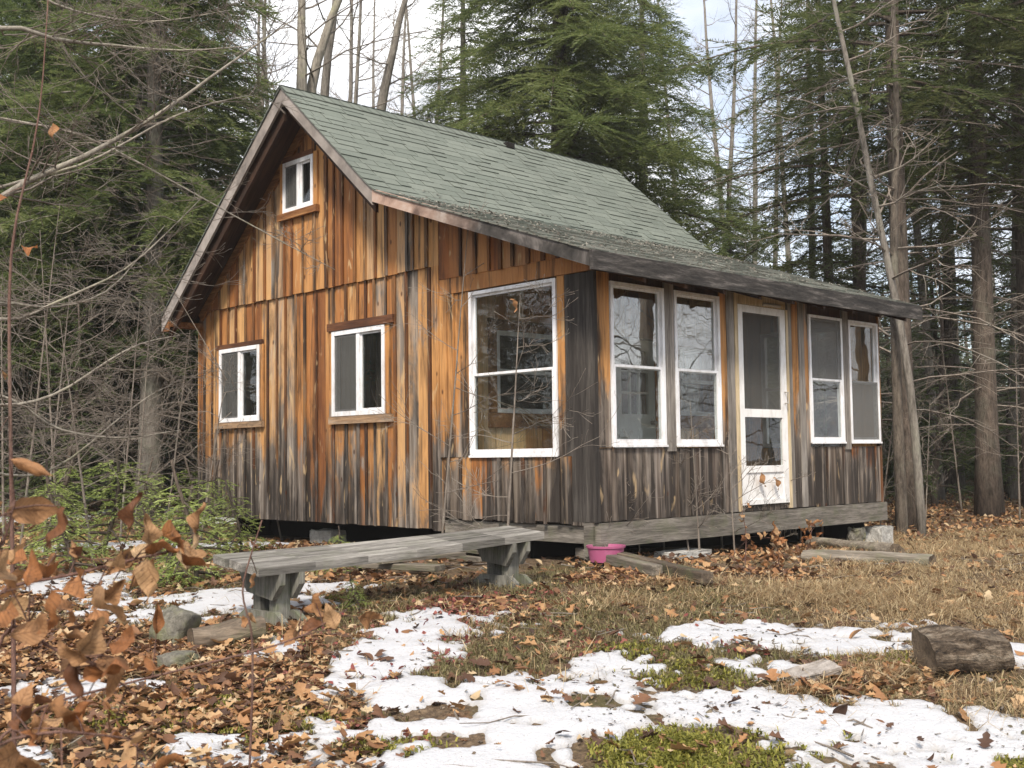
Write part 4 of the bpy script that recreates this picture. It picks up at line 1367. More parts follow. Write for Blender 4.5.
# right
h5 = plant_hemlock(base_at(905, 17.0), hemlock_parts(31, 17, 6.2, 3.4, .15, 56, .6, dead=34, dead_z=(1.6, 7.5), dead_len=3.0, bend=.1), 'thick dark hemlock trunk beside the right end of the porch', needles='needles_right')
h6 = plant_hemlock(base_at(985, 19.0), hemlock_parts(32, 18, 5.6, 3.8, .185, 64, .6, dead=30, dead_z=(1.5, 7.5), dead_len=3.0, bend=.06), 'thick straight brown trunk standing alone near the right edge', needles='needles_right')
again(h6, base_at(1030, 21), 2.0, .92, 'trunk at the right edge just behind the straight brown one')
h7 = plant_hemlock(base_at(832, 25), hemlock_parts(33, 14, 4.0, 2.6, .13, 60, .9, dead=34, dead_z=(1.5, 9), dead_len=2.4), 'thin dark hemlock above the right end of the porch roof', needles='needles_right')
again(h7, base_at(945, 27), 1.4, 1.05, 'thin hemlock in the gap between the two thick right trunks')
again(h5, base_at(1075, 24), 2.5, 1.0, 'hemlock with boughs entering from the right edge')
# tall hemlock off to the right whose boughs hang over the top of the view
h8 = plant_hemlock(base_at(1075, 18), hemlock_parts(41, 15, 6.8, 4.2, .17, 46, .5, dead=8, dead_z=(2, 4)), 'hemlock outside the right edge with high boughs hanging into the upper right corner', needles='needles_right')
again(h8, base_at(865, 24), 3.0, .95, 'dark drooping hemlock above the porch roof at the upper right')

# understory hemlock saplings
us = plant_hemlock(base_at(60, 17), hemlock_parts(51, 3.4, .25, 1.25, .03, 24, .7, .06, dead=0), 'young hemlock at the far left edge of the woods', name='hemlock_sapling', cat='sapling')
U = [(20, 20, 1.3, 'young hemlock low in the left woods, leftmost'), (120, 22, 1.5, 'young hemlock between the dark and the pale left trunks'), (180, 23, 1.4, 'young hemlock just beside the left eave of the cabin'),
     (930, 22, 1.5, 'young hemlock right of the porch behind the thick trunk'), (1005, 26, 1.8, 'young hemlock behind the straight brown trunk'), (955, 28, 2.0, 'young hemlock low in the gap right of the porch'), (1040, 23, 1.6, 'young hemlock at the right edge of the woods')]
for k, (px, D, s, lab) in enumerate(U): again(us, base_at(px, D), k*1.7, s, lab)


# far woods: one mass
def far_woods():
    r = np.random.default_rng(77)
    tmpl = []
    for s in range(4):
        H = (7.5, 9., 6., 10.5)[s]
        t_, (V, Fq), d_ = hemlock_parts(60+s, H, .35, (2.0, 2.2, 1.9, 2.3)[s], .12, 44, .62, .19, dead=0)
        tmpl.append((V, np.array(t_.v), t_.f))
    LV = []; TM = MB()
    pts = []
    for D in np.arange(29, 62, 3.2):
        half = D*.62+6
        for L in np.arange(-half, half, 2.3):
            D2 = D+r.uniform(-1.5, 1.5); L2 = L+r.uniform(-1.4, 1.4)
            px = 512+L2/D2*FPX
            sc = r.uniform(.75, 1.3)
            if 225 < px < 430: sc *= .62
            elif 690 < px < 790: sc *= .6
            elif px > 790: sc *= .76
            pts.append((D2, L2, sc))
    # belts closing the sides
    for k in range(40):
        D2 = r.uniform(4, 30); sgn = r.choice((-1, 1)); L2 = sgn*(D2*.62+r.uniform(5, 14))
        if sgn > 0 and D2 < 22: continue
        pts.append((D2, L2, r.uniform(.8, 1.2)))
    for i, (D2, L2, sc) in enumerate(pts):
        V, tv, tf = tmpl[r.integers(4)]
        a = r.uniform(0, 6.28); c, s = math.cos(a)*sc, math.sin(a)*sc
        x, y = xy(D2, L2); z = gz(x, y)
        rot = lambda A: np.stack([A[:, 0]*c-A[:, 1]*s+x, A[:, 0]*s+A[:, 1]*c+y, A[:, 2]*sc+z], -1)
        LV.append(rot(V)); 
        TM.tube(np.array([[x, y, z-.3], [x+.1, y, z+4*sc], [x, y+.1, z+8*sc]]), [.14, .10, .03], 6)
    V = np.concatenate(LV)
    root = finish(np_mesh('far_woods', V, np.arange(len(V)).reshape(-1, 4)), 'far_woods', M['needles_far_aerial'])
    TM.build('trunks', M['bark_dark'], root)
    tag(root, 'far evergreen woods closing the view behind the cabin', 'woods', kind='stuff')


far_woods()

# added to lighten the dark woods: thin haze between the trees
m = MB(); m.box(-95, 135, -95, 135, -6.0, 27)
hz = m.build('lift_haze', None)
hm = bpy.data.materials.new('lift_haze'); hm.use_nodes = True
hm.node_tree.nodes.clear()
ho = hm.node_tree.nodes.new('ShaderNodeOutputMaterial'); hv = hm.node_tree.nodes.new('ShaderNodeVolumePrincipled')
hv.inputs['Color'].default_value = (.97, .98, 1, 1); hv.inputs['Density'].default_value = .0007
hm.node_tree.links.new(hv.outputs[0], ho.inputs['Volume'])
hz.data.materials.append(hm)
tag(hz, kind='stuff')


# bare hardwoods
def bare_parts(seed, pts, r0, limbs=10, lo=.35, ln=2.2, depth=3, r_end=.02, spread=.8, upb=.5, twn=4, segs_n=5):
    r = np.random.default_rng(seed)
    pts = np.array(pts, float)
    tr, br = MB(), MB()
    K = 16; t0 = np.linspace(0, 1, len(pts)); T = np.linspace(0, 1, K)
    P = np.stack([np.interp(T, t0, pts[:, k]) for k in range(3)], -1)
    for _ in range(2): P[1:-1] = (P[:-2]+2*P[1:-1]+P[2:])/4
    P += r.normal(0, r0*.12, P.shape)*np.linspace(0, 1, K)[:, None]
    R_ = r0*(1-T)**.85+r_end
    tr.tube(P, R_, 8)

    def grow(p, d, l, rad, dep):
        n = segs_n; C = [p]; dd = d.copy()
        for j in range(n):
            dd = unit(dd+r.normal(0, .13, 3)+np.array([0, 0, .05*upb]))
            C.append(C[-1]+dd*l/n)
        C = np.array(C)
        br.tube(C, np.linspace(rad, max(rad*.3, .0022), n+1), 4 if rad > .012 else 3, cap=False)
        if dep <= 0: return
        for j in range(twn):
            u = r.uniform(.25, 1.); q = np.array([np.interp(u*n, np.arange(n+1), C[:, k]) for k in range(3)])
            td = unit(C[min(n, int(u*n)+1)]-C[max(0, int(u*n)-1)])
            nd = unit(td+unit(r.normal(0, 1, 3))*spread+np.array([0, 0, .15*upb]))
            grow(q, nd, l*r.uniform(.35, .65), rad*.5*(1.1-u*.4), dep-1)
    for i in range(limbs):
        u = lo+(1-lo)*(i+r.random())/limbs
        q = np.array([np.interp(u, T, P[:, k]) for k in range(3)]); rad = float(np.interp(u, T, R_))
        az = r.uniform(0, 6.28)
        d = unit(np.array([math.cos(az), math.sin(az), upb+r.normal(0, .25)]))
        grow(q, d, ln*(1.15-.6*u)*r.uniform(.6, 1.2), max(.005, min(rad*.42, .020)), depth-1)
    return tr, br


def bare_tree(loc, parts, label, name='bare_tree', bark='bark_gray', twig='twig', cat='tree', group=None):
    tr, br = parts
    root = empty(name, tuple(loc))
    tr.build('trunk', M[bark], root, True)
    br.build('branches', M[twig], root)
    tag(root, label, cat, group)
    return root


def lean_pts(px0, D, samples):
    """trunk through the given view bearings at distance D, relative to its base"""
    b = base_at(px0, D)
    out = [np.array([0, 0, -.3])]
    for (px, py) in samples: out.append(at_depth(px, py, D)-b)
    return b, out


b, P = lean_pts(296, 21, [(300, 300), (303, 90), (301, 0), (303, -160)])
bare_tree(b, bare_parts(101, P, .155, 9, .4, 3.4, 3), 'bare hardwood trunk standing just behind the roof peak', bark='bark_pale')
b, P = lean_pts(300, 21.3, [(303, 200), (310, 80), (330, 20), (365, -60), (400, -160)])
bare_tree(b, bare_parts(102, P, .12, 9, .4, 3.0, 3), 'bare hardwood leaning right from behind the roof peak', bark='bark_pale')
b, P = lean_pts(322, 24, [(322, 250), (323, 90), (336, 0), (345, -120)])
bare_tree(b, bare_parts(103, P, .14, 9, .35, 2.8, 3), 'pale bare trunk second from the roof peak', bark='bark_gray')
b, P = lean_pts(362, 25, [(368, 250), (380, 100), (400, 20), (425, -80)])
bare_tree(b, bare_parts(104, P, .16, 9, .35, 3.0, 3), 'gray bare trunk leaning right above the roof, beside the hemlock', bark='bark_gray')
b, P = lean_pts(345, 31, [(347, 200), (352, 60), (350, -100)])
t5 = bare_tree(b, bare_parts(105, P, .08, 22, .2, 2.2, 3), 'thin bare tree behind the roof between the pale and the leaning trunks', bark='bark_gray')
for px, D, rz, sc, lab in ((418, 33, 1.2, 1.0, 'thin bare tree rising just left of the hemlock behind the roof'), (395, 36, 2.4, 1.05, 'farthest thin bare tree in the sky gap behind the roof'), (262, 30, 3.1, .95, 'thin bare tree in the sky gap left of the roof peak'),
                           (720, 34, .6, 1.0, 'thin bare tree right of the roof ridge in the bright gap'), (752, 36, 2.0, 1.1, 'thin bare tree second from the ridge end in the bright gap'), (695, 38, 4.0, 1.1, 'thin bare tree closest to the ridge end, far behind'),
                           (800, 37, 5.0, 1.1, 'thin bare tree far behind the porch roof among hemlocks'), (1000, 38, 2.7, 1.05, 'thin bare tree far back between the right trunks')):
    again(t5, base_at(px, D), rz, sc, lab)
for px, D, rz, sc, lab in ((335, 28, .9, .9, 'thin bare tree just right of the forked trunks behind the roof peak'), (376, 39, 2.9, 1.1, 'very faint thin bare tree behind the leaning gray trunk'), (437, 37, 4.6, 1.05, 'thin bare tree at the left fringe of the lighter hemlock'), (282, 36, 5.3, 1.1, 'faint thin bare tree directly over the roof peak'), (738, 41, 3.6, 1.2, 'faint thin bare tree in the middle of the bright gap right of the ridge'), (770, 33, 1.7, .95, 'thin bare tree at the right side of the bright gap'), (250, 26, .3, .85, 'thin bare tree at the right fringe of the left hemlocks'), (812, 27, 2.2, 1.0, 'slender trunk over the right part of the porch roof, left of the thin dark hemlock'), (855, 24, 1.4, 1.0, 'slender trunk behind the slim curving tree, above the porch eave end'), (938, 24, 3.9, 1.0, 'slender trunk in the dark gap right of the porch trunks'), (958, 28, 5.5, 1.1, 'slender trunk just left of the straight brown trunk'), (1008, 24, .7, 1.05, 'slender trunk just right of the straight brown trunk')):
    again(t5, base_at(px, D), rz, sc, lab)
# right: slim leaning hardwood clump beside the porch
b, P = lean_pts(918, 15.3, [(914, 400), (896, 300), (872, 190), (855, 95), (834, 5), (815, -90)])
bare_tree(b, bare_parts(106, P, .044, 22, .35, 1.5, 3, upb=.25), 'slim pale hardwood curving left over the porch roof end', bark='bark_gray')
b, P = lean_pts(898, 15.6, [(897, 400), (893, 250), (897, 100), (890, -60)])
bare_tree(b, bare_parts(107, P, .066, 14, .3, 1.5, 3, upb=.2), 'gray trunk next to the porch end, left of the slim curving one', bark='bark_brown')
# bare trees off to the right, standing where the porch glass mirrors them
b = base_at(512, 10)
mt = None
for k, (D, L, rz) in enumerate(((11.5, 13, 0), (13.5, 17, 1.9), (10.5, 19, 3.4), (15.5, 22, 4.4), (12.5, 25, 5.1), (9.0, 15.5, 2.6), (17, 18, 1.1))):
    x, y = xy(D, L); loc = (x, y, gz(x, y))
    if mt is None:
        mt = bare_tree(loc, bare_parts(108, [(0, 0, -.2), (.1, 0, 3), (0, .2, 7), (.3, 0, 11)], .14, 15, .15, 3.6, 4, spread=.9, upb=.35), 'bare tree mirrored in the porch window glass', group='bare trees mirrored in the porch windows')
    else:
        again(mt, loc, rz, 1.0, 'bare tree mirrored in the porch window glass', 'bare trees mirrored in the porch windows')

# ---- bare understory around the cabin
def bare_shrub(px, py, top, label, seed, r0=.012, limbs=8, ln=.8, D=None, twig='twig', depth=3, lo=.15, mids=(), upb=.5, name='bare_sapling', spread=.75):
    b = on_ground(px, py) if D is None else base_at(px, D)
    Dd = float(dl(b[0], b[1])[0])
    P = [np.array([0, 0, -.05])]+[at_depth(mx, my, Dd+dd)-b for (mx, my, dd) in mids]+[at_depth(top[0], top[1], Dd+(top[2] if len(top) > 2 else 0))-b]
    tr, br = bare_parts(seed, P, r0, limbs, lo, ln, depth, .0025, spread, upb)
    return bare_tree(tuple(b), (tr, br), label, name, twig, twig, 'sapling')


bare_shrub(664, 551, (655, 300), 'bare sapling growing in front of the first porch window', 201, .011, 9, .55)
bare_shrub(722, 548, (716, 330), 'bare sapling between the second porch window and the door', 202, .010, 8, .5)
bare_shrub(700, 556, (690, 400), 'short bare sapling in front of the porch beam', 203, .009, 8, .4)
bare_shrub(822, 545, (826, 330), 'bare sapling in front of the right porch windows', 204, .010, 10, .55)
bare_shrub(640, 556, (632, 440), 'thin bare shoot right of the pink tub', 205, .007, 7, .35)
bare_shrub(505, 575, (520, 300), 'bare sapling with arching twigs in front of the big gable window', 206, .011, 12, .9, upb=.3)
bare_shrub(325, 535, (322, 250), 'bare sapling against the gable wall between its two windows', 207, .014, 10, .8)
bare_shrub(440, 560, (470, 200), 'tall bare sapling before the seam of the gable wall and porch', 208, .010, 12, .9, upb=.35)
bare_shrub(282, 540, (150, 250), 'thin bare stem bending left in front of the small gable window', 209, .010, 9, .9, mids=((262, 440, 0),))
bare_shrub(880, 525, (905, 320), 'bare bush at the right corner of the porch', 210, .010, 12, .6)
bare_shrub(925, 530, (930, 400), 'bare low bush beside the trunks right of the porch', 211, .008, 12, .6)
bare_shrub(745, 548, (752, 470), 'twiggy shoot with dead leaves before the door', 212, .007, 9, .35, twig='twig_red')
bare_shrub(770, 550, (790, 480), 'twiggy low shoot right of the door', 213, .007, 9, .35)
# left side brush
for k, (px, D, top, lab) in enumerate(((60, 13, (40, 230), 'bare bush leaning left in the brush left of the cabin'), (120, 14, (140, 300), 'bare bush with crossing stems left of the cabin'), (20, 12, (60, 200), 'bare bush at the left edge in the brush'),
                                       (165, 15, (190, 330), 'bare bush close to the left eave of the cabin'), (95, 11, (60, 320), 'bare bush nearest the viewer in the left brush'), (200, 14.5, (225, 380), 'bare stems against the left end of the gable wall'))):
    bare_shrub(px, 0, (*top, 0), lab, 230+k, .014, 14, 1.2, D=D, upb=.35)


bush = [o for o in bpy.data.objects if o.get('label', '').startswith('bare bush with crossing')][0]
for k, (px, D, sc, lab) in enumerate(((45, 16, 1.2, 'tangled bare bush deep in the left brush by the dark trunk'), (135, 16.5, 1.1, 'bare bush at the foot of the pale gray trunk'), (5, 14, 1.1, 'bare bush at the left edge, behind the reddish stem'),
                                     (958, 20, 1.1, 'bare bush in the gap right of the porch trunks'), (1015, 18, 1.0, 'bare bush at the foot of the straight brown trunk'), (865, 19, 1.2, 'bare bush showing behind the right porch corner'))):
    again(bush, base_at(px, D), k*1.1+.4, sc, lab)


# long limbs reaching in from a tree beyond the left edge
def reach_limb(pts, D, r0, label, seed, limbs=16, ln=1.0, twig='twig'):
    P = np.array([at_depth(px, py, D+dd) for (px, py, dd) in pts])
    b = P[0].copy()
    tr, br = bare_parts(seed, P-b, r0, limbs, .08, ln, 3, .003, .7, .15)
    return bare_tree(tuple(b), (tr, br), label, 'bare_tree', 'bark_pale', 'twig', 'branch')


def left_tree():
    """a leaning bare tree outside the left edge; its long boughs cross the upper left"""
    D = 8.5
    b = base_at(-170, D)
    root = empty('bare_tree', tuple(b))
    r = np.random.default_rng(5)
    tr, br = bare_parts(300, [(0, 0, -.3), (.05, 0, 1.5), (.1, .1, 3), (.3, .2, 6)], .09, 6, .5, 1.5, 3, .01)
    tr.build('trunk', M['bark_gray'], root, True); br.build('branches', M['twig'], root)
    B = [([(-165, 330), (0, 190), (80, 160), (160, 115), (235, 60), (300, 15)], .024, 16, .8), ([(-165, 60), (10, 20), (50, 40), (110, 45), (180, 52), (260, 45)], .018, 14, .7),
         ([(-165, 250), (0, 185), (90, 165), (180, 110), (250, 95)], .012, 10, .6), ([(-165, 250), (0, 330), (60, 300), (130, 270), (200, 200)], .012, 12, .7),
         ([(-165, 320), (0, 300), (50, 310), (110, 295), (165, 225)], .010, 10, .6), ([(-165, 380), (0, 410), (60, 395), (130, 345), (180, 335)], .013, 12, .6),
         ([(-165, 400), (10, 390), (50, 430), (120, 440), (180, 430)], .010, 10, .6), ([(-165, 100), (0, 120), (80, 130), (170, 180), (260, 230), (335, 270)], .009, 10, .5),
         ([(-165, 0), (0, -30), (60, 10), (150, 25), (230, 10)], .012, 12, .7), ([(-165, 430), (10, 480), (60, 470), (140, 400), (180, 380)], .010, 10, .5)]
    for k, (pts, r0, lm, ln) in enumerate(B):
        P = np.array([at_depth(px, py, D+.22*j+.1*k) for j, (px, py) in enumerate(pts)])-b
        P[0] = np.array([.06, .03, max(.3, min(5.5, P[0][2]))])
        t2, b2 = bare_parts(310+k, P, r0*1.15, int(lm*1.8), .2, ln*1.25, 3, .003, .7, .2)
        t2.add(b2.v, b2.f, 1); t2.build('bough', [M['bark_pale'], M['twig']], root, True)
    tag(root, 'bare tree beyond the left edge with long boughs crossing the upper left', 'tree')


left_tree()

# leafy saplings by the gable corner: light green hemlock seedlings
sp = plant_hemlock(on_ground(195, 585), hemlock_parts(71, 1.0, .08, .55, .008, 18, 1., .032, dead=0), 'small bright green hemlock seedling beside the near end of the bench', name='hemlock_seedling', needles='needles_bright', cat='seedling')
for k, (px, py, s, lab) in enumerate(((240, 560, .8, 'bright green seedling just behind the near bench end'), (100, 560, 1.3, 'bright green seedling in the left brush behind the brown leaves'), (45, 555, 1.2, 'bright green seedling at the left edge behind brown leaves'),
                                      (150, 540, 1.1, 'taller bright green seedling left of the gable wall'), (360, 612, .28, 'tiny green seedling in the turf between the bench legs'), (195, 528, 1.1, 'bright green seedling touching the left corner of the gable wall'), (330, 575, .42, 'small green seedling in front of the bench seat'), (168, 588, .8, 'bright green seedling just left of the near bench end'), (222, 556, 1.0, 'bright green seedling between the bench end and the gable corner'), (75, 575, 1.0, 'low bright green seedling behind the rocks at the left'))):
    again(sp, on_ground(px, py), k*1.3, s, lab)

# ------------------------------------------------------------------ leaf litter, grass, moss
def leaf_tmpl(seed, lobes=True, n=6, curl=1.):
    r = np.random.default_rng(seed)
    x = np.linspace(0, 1, n+1)
    w = .30*np.sin(np.pi*np.clip(x, 0, 1)**.8)+.02
    if lobes: w = w*(1+.38*np.where(np.arange(n+1) % 2 == 0, -1, 1))
    w[0] = .015; w[-1] = .02
    tws = r.uniform(-.5, .5); cu = r.uniform(-.5, .6)*curl; fo = r.uniform(.1, .7)*(1+.5*(curl-1)); ph = r.uniform(0, 6, 2)
    if curl > 1: w = .34*np.sin(np.pi*x**.75)**1.15*(1+.16*np.sin(x*11+ph[0]))+.006; w[-1] = .004
    V = []
    for i in range(n+1):
        zc = cu*(x[i]-.5)**2
        for s in (-1, 0, 1):
            wv = (curl-1)*.07*math.sin(x[i]*9+ph[1]+s)
            V.append((x[i]-.5, s*w[i]*math.cos(fo), zc+abs(s)*w[i]*math.sin(fo)+s*tws*curl*w[i]*(x[i]-.5)+wv))
    F = []
    for i in range(n):
        for s in (0, 1):
            F.append((i*3+s, i*3+s+1, i*3+s+4, i*3+s+3))
    return np.array(V), np.array(F)


LT = [leaf_tmpl(s, s % 4 != 3) for s in range(10)]
LT_far = [leaf_tmpl(s+20, False, 3) for s in range(5)]


def scatter(P, size, tmpl, tilt=.35, seed=0, rotv=None):
    r = np.random.default_rng(seed)
    n = len(P); V_, F_ = [], []; base = 0
    pick = r.integers(0, len(tmpl), n)
    a = r.uniform(0, 6.283, n) if rotv is None else rotv
    ax_, ay_ = r.normal(0, tilt, n), r.normal(0, tilt, n)
    flip = np.where(r.random(n) < .5, 1, -1)
    for k, (tv, tf) in enumerate(tmpl):
        i = np.where(pick == k)[0]
        if not len(i): continue
        v = np.broadcast_to(tv, (len(i), *tv.shape)).copy()
        v[:, :, 2] *= flip[i][:, None]
        cx, sx = np.cos(ax_[i])[:, None], np.sin(ax_[i])[:, None]
        y, z = v[:, :, 1]*cx-v[:, :, 2]*sx, v[:, :, 1]*sx+v[:, :, 2]*cx
        cy, sy = np.cos(ay_[i])[:, None], np.sin(ay_[i])[:, None]
        x, z = v[:, :, 0]*cy+z*sy, -v[:, :, 0]*sy+z*cy
        ca, sa = np.cos(a[i])[:, None], np.sin(a[i])[:, None]
        w = np.stack([x*ca-y*sa, x*sa+y*ca, z], -1)*size[i][:, None, None]+P[i][:, None, :]
        V_.append(w.reshape(-1, 3))
        f = tf[None]+(np.arange(len(i))*len(tv))[:, None, None]+base
        F_.append(f.reshape(-1, 4)); base += len(i)*len(tv)
    return np.concatenate(V_), np.concatenate(F_)


def sample(n, D0, D1, seed):
    r = np.random.default_rng(seed)
    D = np.sqrt(r.uniform(D0**2, D1**2, n)); n = int(n*1.5); D = np.sqrt(r.uniform(D0**2, D1**2, n)); L = r.uniform(-.80, .80, n)*D
    return D, L


def pix(D, L):
    x, y = xy(D, L)
    P = np.stack([x, y, ground_dl(D, L)], -1)
    px, py, _ = project(P)
    return P, np.clip(px, 15, 1005), np.minimum(py, 766)


def inside(P):
    """below the cabin floor"""
    return (P[:, 0] > .25) & (P[:, 0] < LB-.1) & (P[:, 1] > .25) & (P[:, 1] < LA)


def blob(px, py, lst):
    d = np.zeros(px.shape)
    for (cx, cy, rx, ry, a) in lst:
        d = np.maximum(d, a*np.clip(1.6*(1-np.sqrt(((px-cx)/rx)**2+((py-cy)/ry)**2)), 0, 1))
    return d


LD = [(190, 690, 250, 90, 1.), (60, 640, 160, 130, 1.), (290, 640, 110, 45, .65), (330, 560, 190, 45, .75), (645, 572, 95, 22, .95), (920, 525, 200, 26, .45), (780, 556, 110, 30, .7),
      (525, 695, 60, 22, .8), (230, 750, 200, 50, .7), (850, 690, 110, 32, .6), (620, 745, 60, 10, .3), (500, 610, 90, 14, .2), (640, 755, 60, 18, .3)]
D, L = sample(80000, 4.3, 9.5, 1)
P, px, py = pix(D, L)
sf = snow_field(D, L)
dn_ = blob(px, py, LD)*np.clip(.75+1.1*fbm(D*1.8, L*1.8, 91, 3), .1, 1.3)+.045
dn_ = np.where(sf > 0, dn_*.05+.004, dn_)
k = (rng.random(len(D)) < dn_) & ~inside(P)
P = P[k]; P[:, 2] += rng.uniform(.005, .045, len(P))+np.where(sf[k] > 0, .012, 0)
V, Fq = scatter(P, np.clip(rng.lognormal(-2.85, .42, len(P)), .02, .13), LT, .33, 2)
lo_ = finish(np_mesh('leaf_litter', V, Fq), 'leaf_litter', M['litter'], smooth=True)
tag(lo_, 'brown fallen oak leaves covering the ground in drifts', 'leaf litter', kind='stuff')
D, L = sample(90000, 9.5, 26, 3)
P, px, py = pix(D, L)
dn_ = blob(px, py, LD)*np.clip(.75+1.1*fbm(D*1.2, L*1.2, 92, 3), .1, 1.3)+.10+.12*(px > 860)+.35*(px < 190)
k = (rng.random(len(D)) < dn_*.75) & ~inside(P)
P = P[k]; P[:, 2] += rng.uniform(.005, .05, len(P))
V, Fq = scatter(P, rng.uniform(.045, .10, len(P)), LT_far, .5, 4)
tag(finish(np_mesh('leaf_litter', V, Fq), 'leaf_litter', M['litter'], smooth=True), 'brown fallen leaves on the forest floor around the cabin', 'leaf litter', kind='stuff')
# small reddish leaflets
RD = [(460, 612, 110, 18, 1.), (640, 575, 80, 16, .6), (540, 600, 60, 12, .5), (330, 660, 120, 40, .7), (400, 640, 120, 30, .8), (560, 640, 90, 25, .35), (460, 660, 60, 12, .7), (380, 735, 90, 12, .5), (700, 620, 80, 12, .25), (720, 655, 120, 16, .2)]
D, L = sample(60000, 4.6, 9.5, 5)
P, px, py = pix(D, L); sf = snow_field(D, L)
dn_ = blob(px, py, RD)*np.clip(.6+1.3*fbm(D*2.5, L*2.5, 93, 3), 0, 1.2)*np.where(sf > .06, .10, 1)
k = rng.random(len(D)) < dn_
P = P[k]; P[:, 2] += rng.uniform(.004, .03, len(P))+np.where(sf[k] > 0, np.clip(sf[k]*.14, 0, .022), 0)
V, Fq = scatter(P, rng.uniform(.022, .05, len(P)), LT_far, .5, 6)
tag(finish(np_mesh('red_leaf_litter', V, Fq), 'red_leaf_litter', M['litter_red']), 'small dull red leaflets scattered round the snow patches', 'leaf litter', kind='stuff')
# dark crumbs, bark and twig bits on snow and soil
D, L = sample(30000, 4.5, 9.5, 15)
P, px, py = pix(D, L); sf = snow_field(D, L)
k = rng.random(len(D)) < np.where(sf > 0, np.clip(fbm(D*2.0, L*2.0, 99, 4)*1.6-.12, .015, .8), .5)
P = P[k]; P[:, 2] += np.where(sf[k] > 0, np.clip(sf[k]*.14, 0, .022)+.006, .012)
V, Fq = scatter(P, np.clip(rng.lognormal(-4.2, .5, len(P)), .006, .05), LT_far, .3, 16)
tag(finish(np_mesh('bark_crumbs', V, Fq), 'bark_crumbs', M['log']), 'dark bark crumbs and cone scales lying on the snow', 'debris', kind='stuff')


def blades(P, h, w, seed, lean=.6, upw=1.):
    """two-quad bent blades"""
    r = np.random.default_rng(seed); n = len(P)
    a = r.uniform(0, 6.283, n); dirv = np.stack([np.cos(a), np.sin(a), np.zeros(n)], -1)
    b = a+math.pi/2+r.normal(0, .4, n); sv = np.stack([np.cos(b), np.sin(b), np.zeros(n)], -1)
    ln_ = np.abs(r.normal(lean, lean*.5, n))
    h = np.asarray(h)[:, None]; w = np.asarray(w)[:, None]; ln_ = ln_[:, None]
    Z = np.array([0, 0, 1.])
    p1 = P+dirv*h*ln_*.35+Z*h*.6*upw; p2 = P+dirv*h*ln_*1.1+Z*h*np.clip(1-ln_*.35, .25, 1)*upw
    V = np.stack([P-sv*w/2, P+sv*w/2, p1+sv*w*.4, p1-sv*w*.4, p2+sv*w*.08, p2-sv*w*.08], 1).reshape(-1, 3)
    o = (np.arange(n)*6)[:, None]
    return V, np.concatenate([o+np.array([[0, 1, 2, 3]]), o+np.array([[3, 2, 4, 5]])])


GD = [(960, 545, 170, 34, .75), (850, 600, 300, 45, 1.), (950, 690, 160, 60, .8), (720, 610, 170, 34, .7), (830, 700, 80, 40, .6), (560, 665, 60, 26, .8), (1000, 620, 150, 60, 1.), (540, 700, 35, 18, .6), (470, 590, 60, 14, .4), (430, 640, 160, 50, .28), (250, 700, 200, 50, .15), (300, 600, 130, 20, .35)]
D, L = sample(900000, 5, 16, 7)
P, px, py = pix(D, L); sf = snow_field(D, L)
dn_ = blob(px, py, GD)*np.clip(.45+1.6*fbm(D*1.7, L*1.7, 94, 4), .02, 1.2)*np.where(sf > .10, .012, np.where(sf > 0, .3, 1))
k = (rng.random(len(D)) < dn_) & ~inside(P)
P = P[k]; gh = .55+1.3*np.clip(fbm(D[k]*2.6, L[k]*2.6, 131, 3)+.2, 0, .8)
V, Fq = blades(P, gh*rng.uniform(.03, .13, len(P))*np.where(rng.random(len(P)) < .12, 1.4, .8), rng.uniform(.0025, .006, len(P)), 8, 1.7)
tag(finish(np_mesh('dry_grass', V, Fq), 'dry_grass', M['straw']), 'straw coloured dead grass in the clearing before the porch', 'grass', kind='stuff')
TD = [(470, 640, 210, 55, 1.), (620, 610, 200, 50, .8), (720, 660, 190, 30, .8), (400, 600, 130, 25, .7), (900, 700, 150, 40, .5), (200, 720, 220, 60, .5), (330, 650, 150, 40, .7), (120, 610, 150, 40, .4)]
D, L = sample(520000, 4.8, 11, 9)
P, px, py = pix(D, L); sf = snow_field(D, L)
dn_ = blob(px, py, TD)*np.clip(.6+1.3*fbm(D*2.2, L*2.2, 95, 3), .05, 1.2)*np.where(sf > .10, .012, np.where(sf > 0, .3, 1))
k = (rng.random(len(D)) < dn_) & ~inside(P)
P = P[k]
V, Fq = blades(P, rng.uniform(.015, .06, len(P)), rng.uniform(.003, .008, len(P)), 10, .9)
tag(finish(np_mesh('turf', V, Fq), 'turf', M['turf']), 'short brown and olive turf on the slope below the cabin', 'grass', kind='stuff')
MD = [(705, 755, 125, 28, 1.), (395, 748, 70, 14, .8), (250, 730, 110, 26, .5), (215, 705, 60, 18, .5), (700, 675, 100, 20, .35), (640, 655, 60, 12, .4), (820, 745, 40, 12, .5), (340, 600, 40, 12, .5), (100, 720, 90, 20, .3), (870, 665, 60, 12, .3), (1000, 765, 60, 12, .6)]
D, L = sample(560000, 4.3, 8.5, 11)
P, px, py = pix(D, L); sf = snow_field(D, L)
dn_ = blob(px, py, MD)*np.clip(.75+1.2*fbm(D*3, L*3, 96, 3), .05, 1.2)*np.where(sf > .03, .02, 1)
k = (rng.random(len(D)) < dn_)
P = P[k]; P[:, 2] += .02*fbm(D[k]*6, L[k]*6, 97, 2)+.012
V, Fq = blades(P, rng.uniform(.012, .036, len(P)), rng.uniform(.005, .013, len(P)), 12, .9)
tag(finish(np_mesh('moss', V, Fq), 'moss', M['moss']), 'yellow green moss cushions beside the melting snow', 'moss', kind='stuff')
